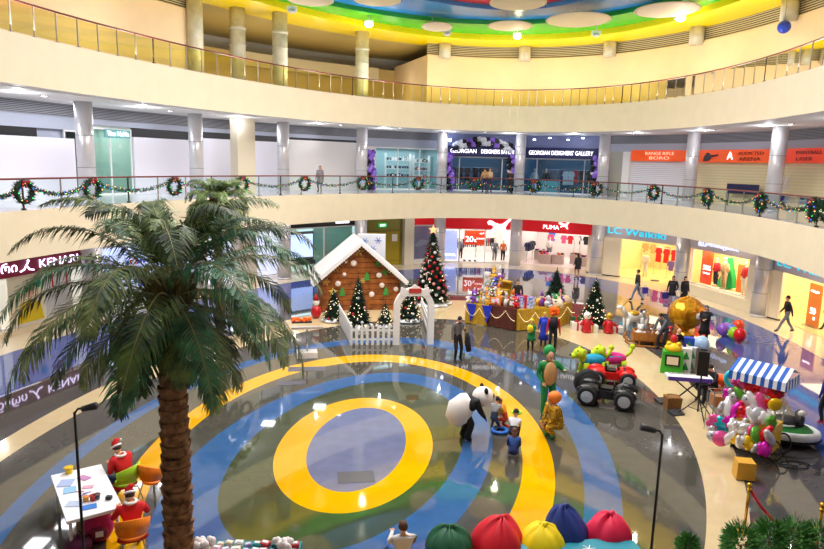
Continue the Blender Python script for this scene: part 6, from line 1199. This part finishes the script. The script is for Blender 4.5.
b = MB(); b.box((0, 0, .22), (.34, .2, .44)); tag(b.build('paper_bag', [M('paper_brown', (176, 140, 90), .8)], loc=at(80, 541)+Vector((0, .3, 0)), rz=.2), 'brown paper bag beside the magenta backpack', 'bag')
b = MB(); b.sph((0, 0, .16), (.24, .2, .17), 0, 14, 8); b.torus((0, 0, .33), .08, .012, 12, 5, 0, 'x'); tag(b.build('holdall_bag', [M('plum_fabric', (90, 20, 70), .7)], smooth=True, loc=at(82, 549)+Vector((0, -.1, 0))), 'plum coloured bag half under the craft table', 'bag')
# ============================================================ TALL BLACK LAMP STANDS
def lampstand(xt, yt, xb, Y, label, arm):
    lo, hi = 0, 7
    P = on_depth(xb, 2.0, Y)
    for _ in range(40):
        m_ = (lo+hi)/2; d = Vector((P.x, P.y, m_-EYE)); y = 274.5-FPX*d.dot(_up)/d.dot(_fw)
        if y > yt: lo = m_
        else: hi = m_
    H = lo; t = thing('lamp_stand', label, 'lamp stand', P); b = MB(); b.cyl((0, 0, .02), (0, 0, H), .022, n=8); b.build('pole', [black], t, True); b = MB(); b.cyl((0, 0, 0), (0, 0, .03), .25, n=20); b.build('base', [black], t)
    b = MB(); b.tube([(0, 0, H-.02), (arm*.05, 0, H+.05), (arm*.16, 0, H+.07)], .018, 6); b.build('arm', [black], t, True); b = MB(); b.tube([(arm*.12, 0, H+.05), (arm*.34, 0, H+.11)], [.045, .06], 10); b.build('lamp_head', [dark], t, True)
lampstand(73, 412, 80, 9.3, 'tall thin black lamp stand rising in front of the craft table', 1); lampstand(660, 434, 656, 9.6, 'tall thin black lamp stand on the grey floor near bean bags', -1)
# ============================================================ BEAN BAGS, BENCH, FRONT TABLE, PLANTS
def beanbag(x, y, W_, H_, c, label, seed, rz=0, peak=0):
    p = at(x, y, .35); d = pxm(p); s = W_/d/2; rn = random.Random(seed); t = thing('bean_bag', label, 'bean bag', (p.x, p.y, 0), rz); b = MB(); ph = [rn.uniform(0, 6) for _ in range(4)]
    def fn(v):
        a = math.atan2(v.y, v.x); return 1+.05*SIN(3*a+ph[0])+.04*SIN(5*a+ph[1])*(1-abs(v.z))+.05*SIN(7*a+ph[2]+3*v.z)*max(0, v.z)+(.25*max(0, v.z)**6*peak)
    hh = H_/d/2*1.15; fn0 = fn; lean = rn.uniform(-.18, .18)
    def fn(v): a = math.atan2(v.y, v.x); return fn0(v)*(1-.13*(1-abs(SIN(2.5*a+ph[3])))**3*max(0, v.z+.35)-.05*abs(SIN(6*a+ph[1]+2*v.z))*max(0, v.z))
    b.sph((0, 0, hh*.85), (s*1.04, s*.98, hh), 0, 40, 26, fn=fn); b.V = [(q[0]+lean*q[2], q[1]+.1*q[2], max(0, q[2])) for q in b.V]; m_ = M('beanbag_%d_%d_%d' % c, c, .6, bump=.25, scale=5); b.build('cushion', [m_], t, True)
    b = MB(); b.tube([(lean*hh*1.8, .18*hh, hh*1.72+peak*.2*hh), (lean*hh*1.8+.03, .18*hh, hh*1.84+peak*.22*hh), (lean*hh*1.8+.09, .16*hh, hh*1.88+peak*.22*hh)], [.09, .05, .02], 8); b.build('gathered_top', [m_], t, True)
beanbag(449, 549, 46, 40, (16, 90, 56), 'dark green bean bag next to the person in white', 1); beanbag(495, 547, 50, 44, (216, 14, 40), 'red bean bag between green and yellow ones', 2, 0, .6); beanbag(541, 547, 44, 40, (250, 222, 0), 'yellow bean bag beside the teal bench', 3); beanbag(570, 538, 42, 44, (24, 50, 130), 'navy blue bean bag with pointed top', 4, 0, .9); beanbag(606, 537, 44, 40, (226, 14, 70), 'crimson bean bag nearest the lamp stand', 5)
q0, q1 = at(512, 558, .45), at(640, 549, .45); d = q1-q0; t = thing('bench', 'teal bench with rounded end and white snowflakes', 'bench', ((q0+q1)/2).x and Vector((((q0+q1)/2).x, ((q0+q1)/2).y+.1, 0)), math.atan2(d.y, d.x)); L = d.length; b = MB(); b.prism([(-L/2, -.3), (L/2-.15, -.3), (L/2, -.15), (L/2, .15), (L/2-.15, .3), (-L/2, .3)], .08, .45, 'xy'); tl = M('bench_teal', (12, 140, 160), .5); b.build('body', [tl], t)
for x in (-.5, .25):
    b = MB()
    for k in range(6): a = k*PI/3; b.tube([(x, 0, .455), (x+COS(a)*.12, SIN(a)*.12, .455)], .012, 4)
    b.build('snowflake', [white], t)
b = MB(); b.box((0, 0, .04), (L*.9, .5, .08)); b.build('plinth', [dark], t)
p = at(403, 549, .45); p = Vector((p.x-.03, p.y-.15, 0)); person('person in white top and blue jeans sitting on floor cushion, back to the camera', p, 12, 'recline', 1.7, (232, 228, 226), (56, 92, 150), hair=(92, 58, 34))
b = MB(); b.sph((0, 0, .16), (.42, .42, .17), 0, 20, 10); b.torus((0, 0, .16), .38, .03, 24, 6); tag(b.build('floor_cushion', [M('cushion_blue', (60, 90, 160), .7)], smooth=True, loc=(p.x, p.y-.03, 0)), 'round blue floor cushion under the person in white', 'cushion')
b = MB(); b.box((0, 0, 0), (.07, .012, .14)); tag(b.build('phone', [black], loc=(p.x+.02, p.y+.32, .84)), 'dark phone in hands of the person in white', 'phone')
q = at(248, 546, .8); t = thing('craft_stall', 'table with teal cloth piled with small packets in front', 'table', (q.x, q.y-.28, 0), .03); Lw, Dw = 1.75, .8; b = MB(); b.box((0, 0, .78), (Lw, Dw, .04)); b.build('table_top', [dark], t); b = MB(); b.box((0, 0, .5), (Lw+.04, Dw+.04, .62)); b.build('tablecloth', [M('cloth_teal', (20, 110, 110), .7)], t)
for sx in (-1, 1):
    for sy in (-1, 1): b = MB(); b.cyl((sx*Lw*.45, sy*Dw*.4, 0), (sx*Lw*.45, sy*Dw*.4, .3), .02, n=6); b.build('leg', [steel], t)
rnd = random.Random(17); PC = [('white', (236, 232, 230)), ('pink', (226, 170, 190)), ('lilac', (180, 160, 210)), ('teal', (40, 150, 150)), ('red', (200, 50, 60)), ('cream', (240, 222, 190))]
first = {}
for i in range(11):
    for j in range(4):
        k = rnd.choice((0, 1, 2, 0, 5, 1) if i < 6 else range(6)); key = k
        if key not in first: b = MB(); b.box((0, 0, .03), (.12, .09, .06)); b.box((0, 0, .065), (.08, .05, .01), 1); o = first[key] = b.build('gift_packet', [M('packet_'+PC[k][0], PC[k][1], .5), white])
        else: o = first[key].copy(); COL.objects.link(o)
        o.location = (q.x-.78+i*.155+rnd.uniform(-.02, .02), q.y-.28+.3-j*.19+rnd.uniform(-.02, .02)-.02, .81); o.rotation_euler.z = rnd.uniform(-.5, .5); s = rnd.uniform(.8, 1.3); o.scale = (s, s, s); tag(o, '%s small packet lying on the teal clothed table' % PC[k][0], 'packet', '%s packets on the teal cloth' % PC[k][0])
for i, (x, y, lb) in enumerate(((204, 541, 'white fluffy flower bunch at the trunk end of teal clothed table'), (283, 540, 'white fluffy flower bunch at the right end of teal clothed table'))):
    w_ = at(x, y, .95); b = MB()
    for k in range(16): b.sph((rnd.uniform(-.14, .14), rnd.uniform(-.1, .1), .06+rnd.uniform(0, .1)), .055, 0, 8, 6, fn=lambda v: 1+.1*SIN(9*v.x))
    b.tube([(0, 0, 0), (0, 0, .1)], .06, 8); tag(b.build('flower_bunch', [M('petal_white', (240, 232, 232), .8)], smooth=True, loc=(max(q.x-.75, min(q.x+.75, w_.x)), q.y-.1, .81)), lb, 'flowers')
# stanchion with red rope
p = at(744, 531); gold = M('brass', (220, 170, 50), .25, metal=.9); t = thing('rope_stanchion', 'brass rope stanchion on the cream floor by the shrubs', 'stanchion', p); b = MB(); b.cyl((0, 0, .03), (0, 0, .95), .028, n=12); b.build('post', [gold], t, True); b = MB(); b.tube([(0, 0, 0), (0, 0, .02), (0, 0, .06)], [.17, .17, .05], 20); b.build('base', [gold], t); b = MB(); b.sph((0, 0, 1.0), .055, 0, 12, 8); b.cyl((0, 0, .88), (0, 0, .93), .045, n=12); b.build('finial', [gold], t, True)
b = MB(); b.tube([(.03, 0, .9), (.2, -.12, .62), (.42, -.3, .38), (.7, -.5, .3), (1.0, -.7, .4)], .03, 8); b.sph((.03, 0, .9), .04, 1, 8, 6); t2 = b.build('velvet_rope', [M('rope_red', (190, 20, 36), .7), gold], smooth=True, loc=p); tag(t2, 'red velvet rope hooked to the brass stanchion', 'rope')
t = thing('rope_stanchion', 'brass rope stanchion hidden by shrubs where the rope ends', 'stanchion', p+Vector((1.02, -.72, 0)))
for ch in [c for c in D.objects if c.parent and c.parent.name == 'rope_stanchion']: c = ch.copy(); COL.objects.link(c); c.parent = t
shr = [M('shrub_green', (80, 150, 66), .7, noise=.4, scale=9, c2=(36, 88, 40)), M('shrub_light', (90, 150, 60), .7)]
for i, (x, y, h_, w_, lb) in enumerate(((688, 545, .9, .28, 'small leafy shrub top near the cream floor edge'), (742, 538, 1.25, .5, 'bushy shrub beside the brass stanchion'), (770, 534, 1.3, .45, 'tall shrub right of the red rope'), (795, 534, 1.35, .5, 'tallest bushy shrub in the corner row'), (818, 538, 1.3, .5, 'last bushy shrub at the picture edge'))):
    q = at(x, y, h_*.8); q = Vector((q.x, q.y, 0)); t = thing('potted_shrub', lb, 'shrub', q); b = MB(); b.tube([(0, 0, 0), (0, 0, .35)], [.16, .2], 14); b.build('pot', [M('pot_terracotta', (150, 90, 60), .7)], t, True); b = MB(); b.cyl((0, 0, .3), (0, 0, h_*.7), .02, n=6); b.build('stem', [barkm], t)
    rn = random.Random(i); b = MB()
    for k in range(1500):
        d = Vector((rn.gauss(0, 1), rn.gauss(0, 1), rn.gauss(0, 1))).normalized()*rn.uniform(.5, 1.0); c = Vector((d.x*w_*.6, d.y*w_*.6, h_*.68+d.z*h_*.36)); d.normalize(); s = d.orthogonal().normalized()*.018; b.add([c-s, c+d*.04-s*.2, c+s, c+d*.1], [(0, 2, 3)], k % 2)
    b.build('foliage', shr, t, fix=False)
# ============================================================ BALLOON DECOR ON THE BALCONY
BP = {}; BC = {'purple': (110, 60, 180), 'white': (236, 236, 245), 'black': (20, 20, 26), 'violet': (150, 110, 220)}
def party(loc, cn, label, grp, s=.15):
    if cn not in BP: b = MB(); b.sph((0, 0, 0), (1, 1, 1.12), 0, 12, 8); b.tube([(0, 0, -1.25), (0, 0, -1.08)], [.14, .05], 5); o = BP[cn] = b.build('balloon', [M('party_'+cn, BC[cn], .25)], smooth=True)
    else: o = BP[cn].copy(); COL.objects.link(o)
    o.location = loc; o.scale = (s,)*3; tag(o, label, 'balloon', grp)
rnd = random.Random(12)
for nm, (i, xf) in {'at left side of the half hidden sign shop': (5, .09), 'between the half hidden sign shop and the column': (5, .92), 'at the right side of the gallery shop': (6, .93), 'beside the glass shop with shelves': (4, .1)}.items():
    fr = bay(i, 4.6, ZL1)
    for k in range(13):
        for j in range(3):
            a = j*2.1+k*.7; cn = ('purple', 'white', 'black', 'violet')[(j+k//2) % 4]; party(fr(fr.L*xf+COS(a)*.24+.12*SIN(k*.5), SIN(a)*.2, .18+k*.2), cn, '%s balloon in the twisted column %s' % (cn, nm), '%s balloons %s' % (cn, nm), .175)
fr = bay(5, 4.5, ZL1)
for k in range(26):
    for j in range(2): cn = ('black', 'white', 'white', 'black', 'violet')[(k//2+j) % 5]; party(fr(fr.L*(.15+.72*k/25), rnd.uniform(-.15, .15), 3.05+.45*SIN(k/25*PI)*.9+.28*j+rnd.uniform(-.05, .05)), cn, '%s balloon in the arch over the half hidden sign' % cn, '%s balloons of the arch' % cn, .17)
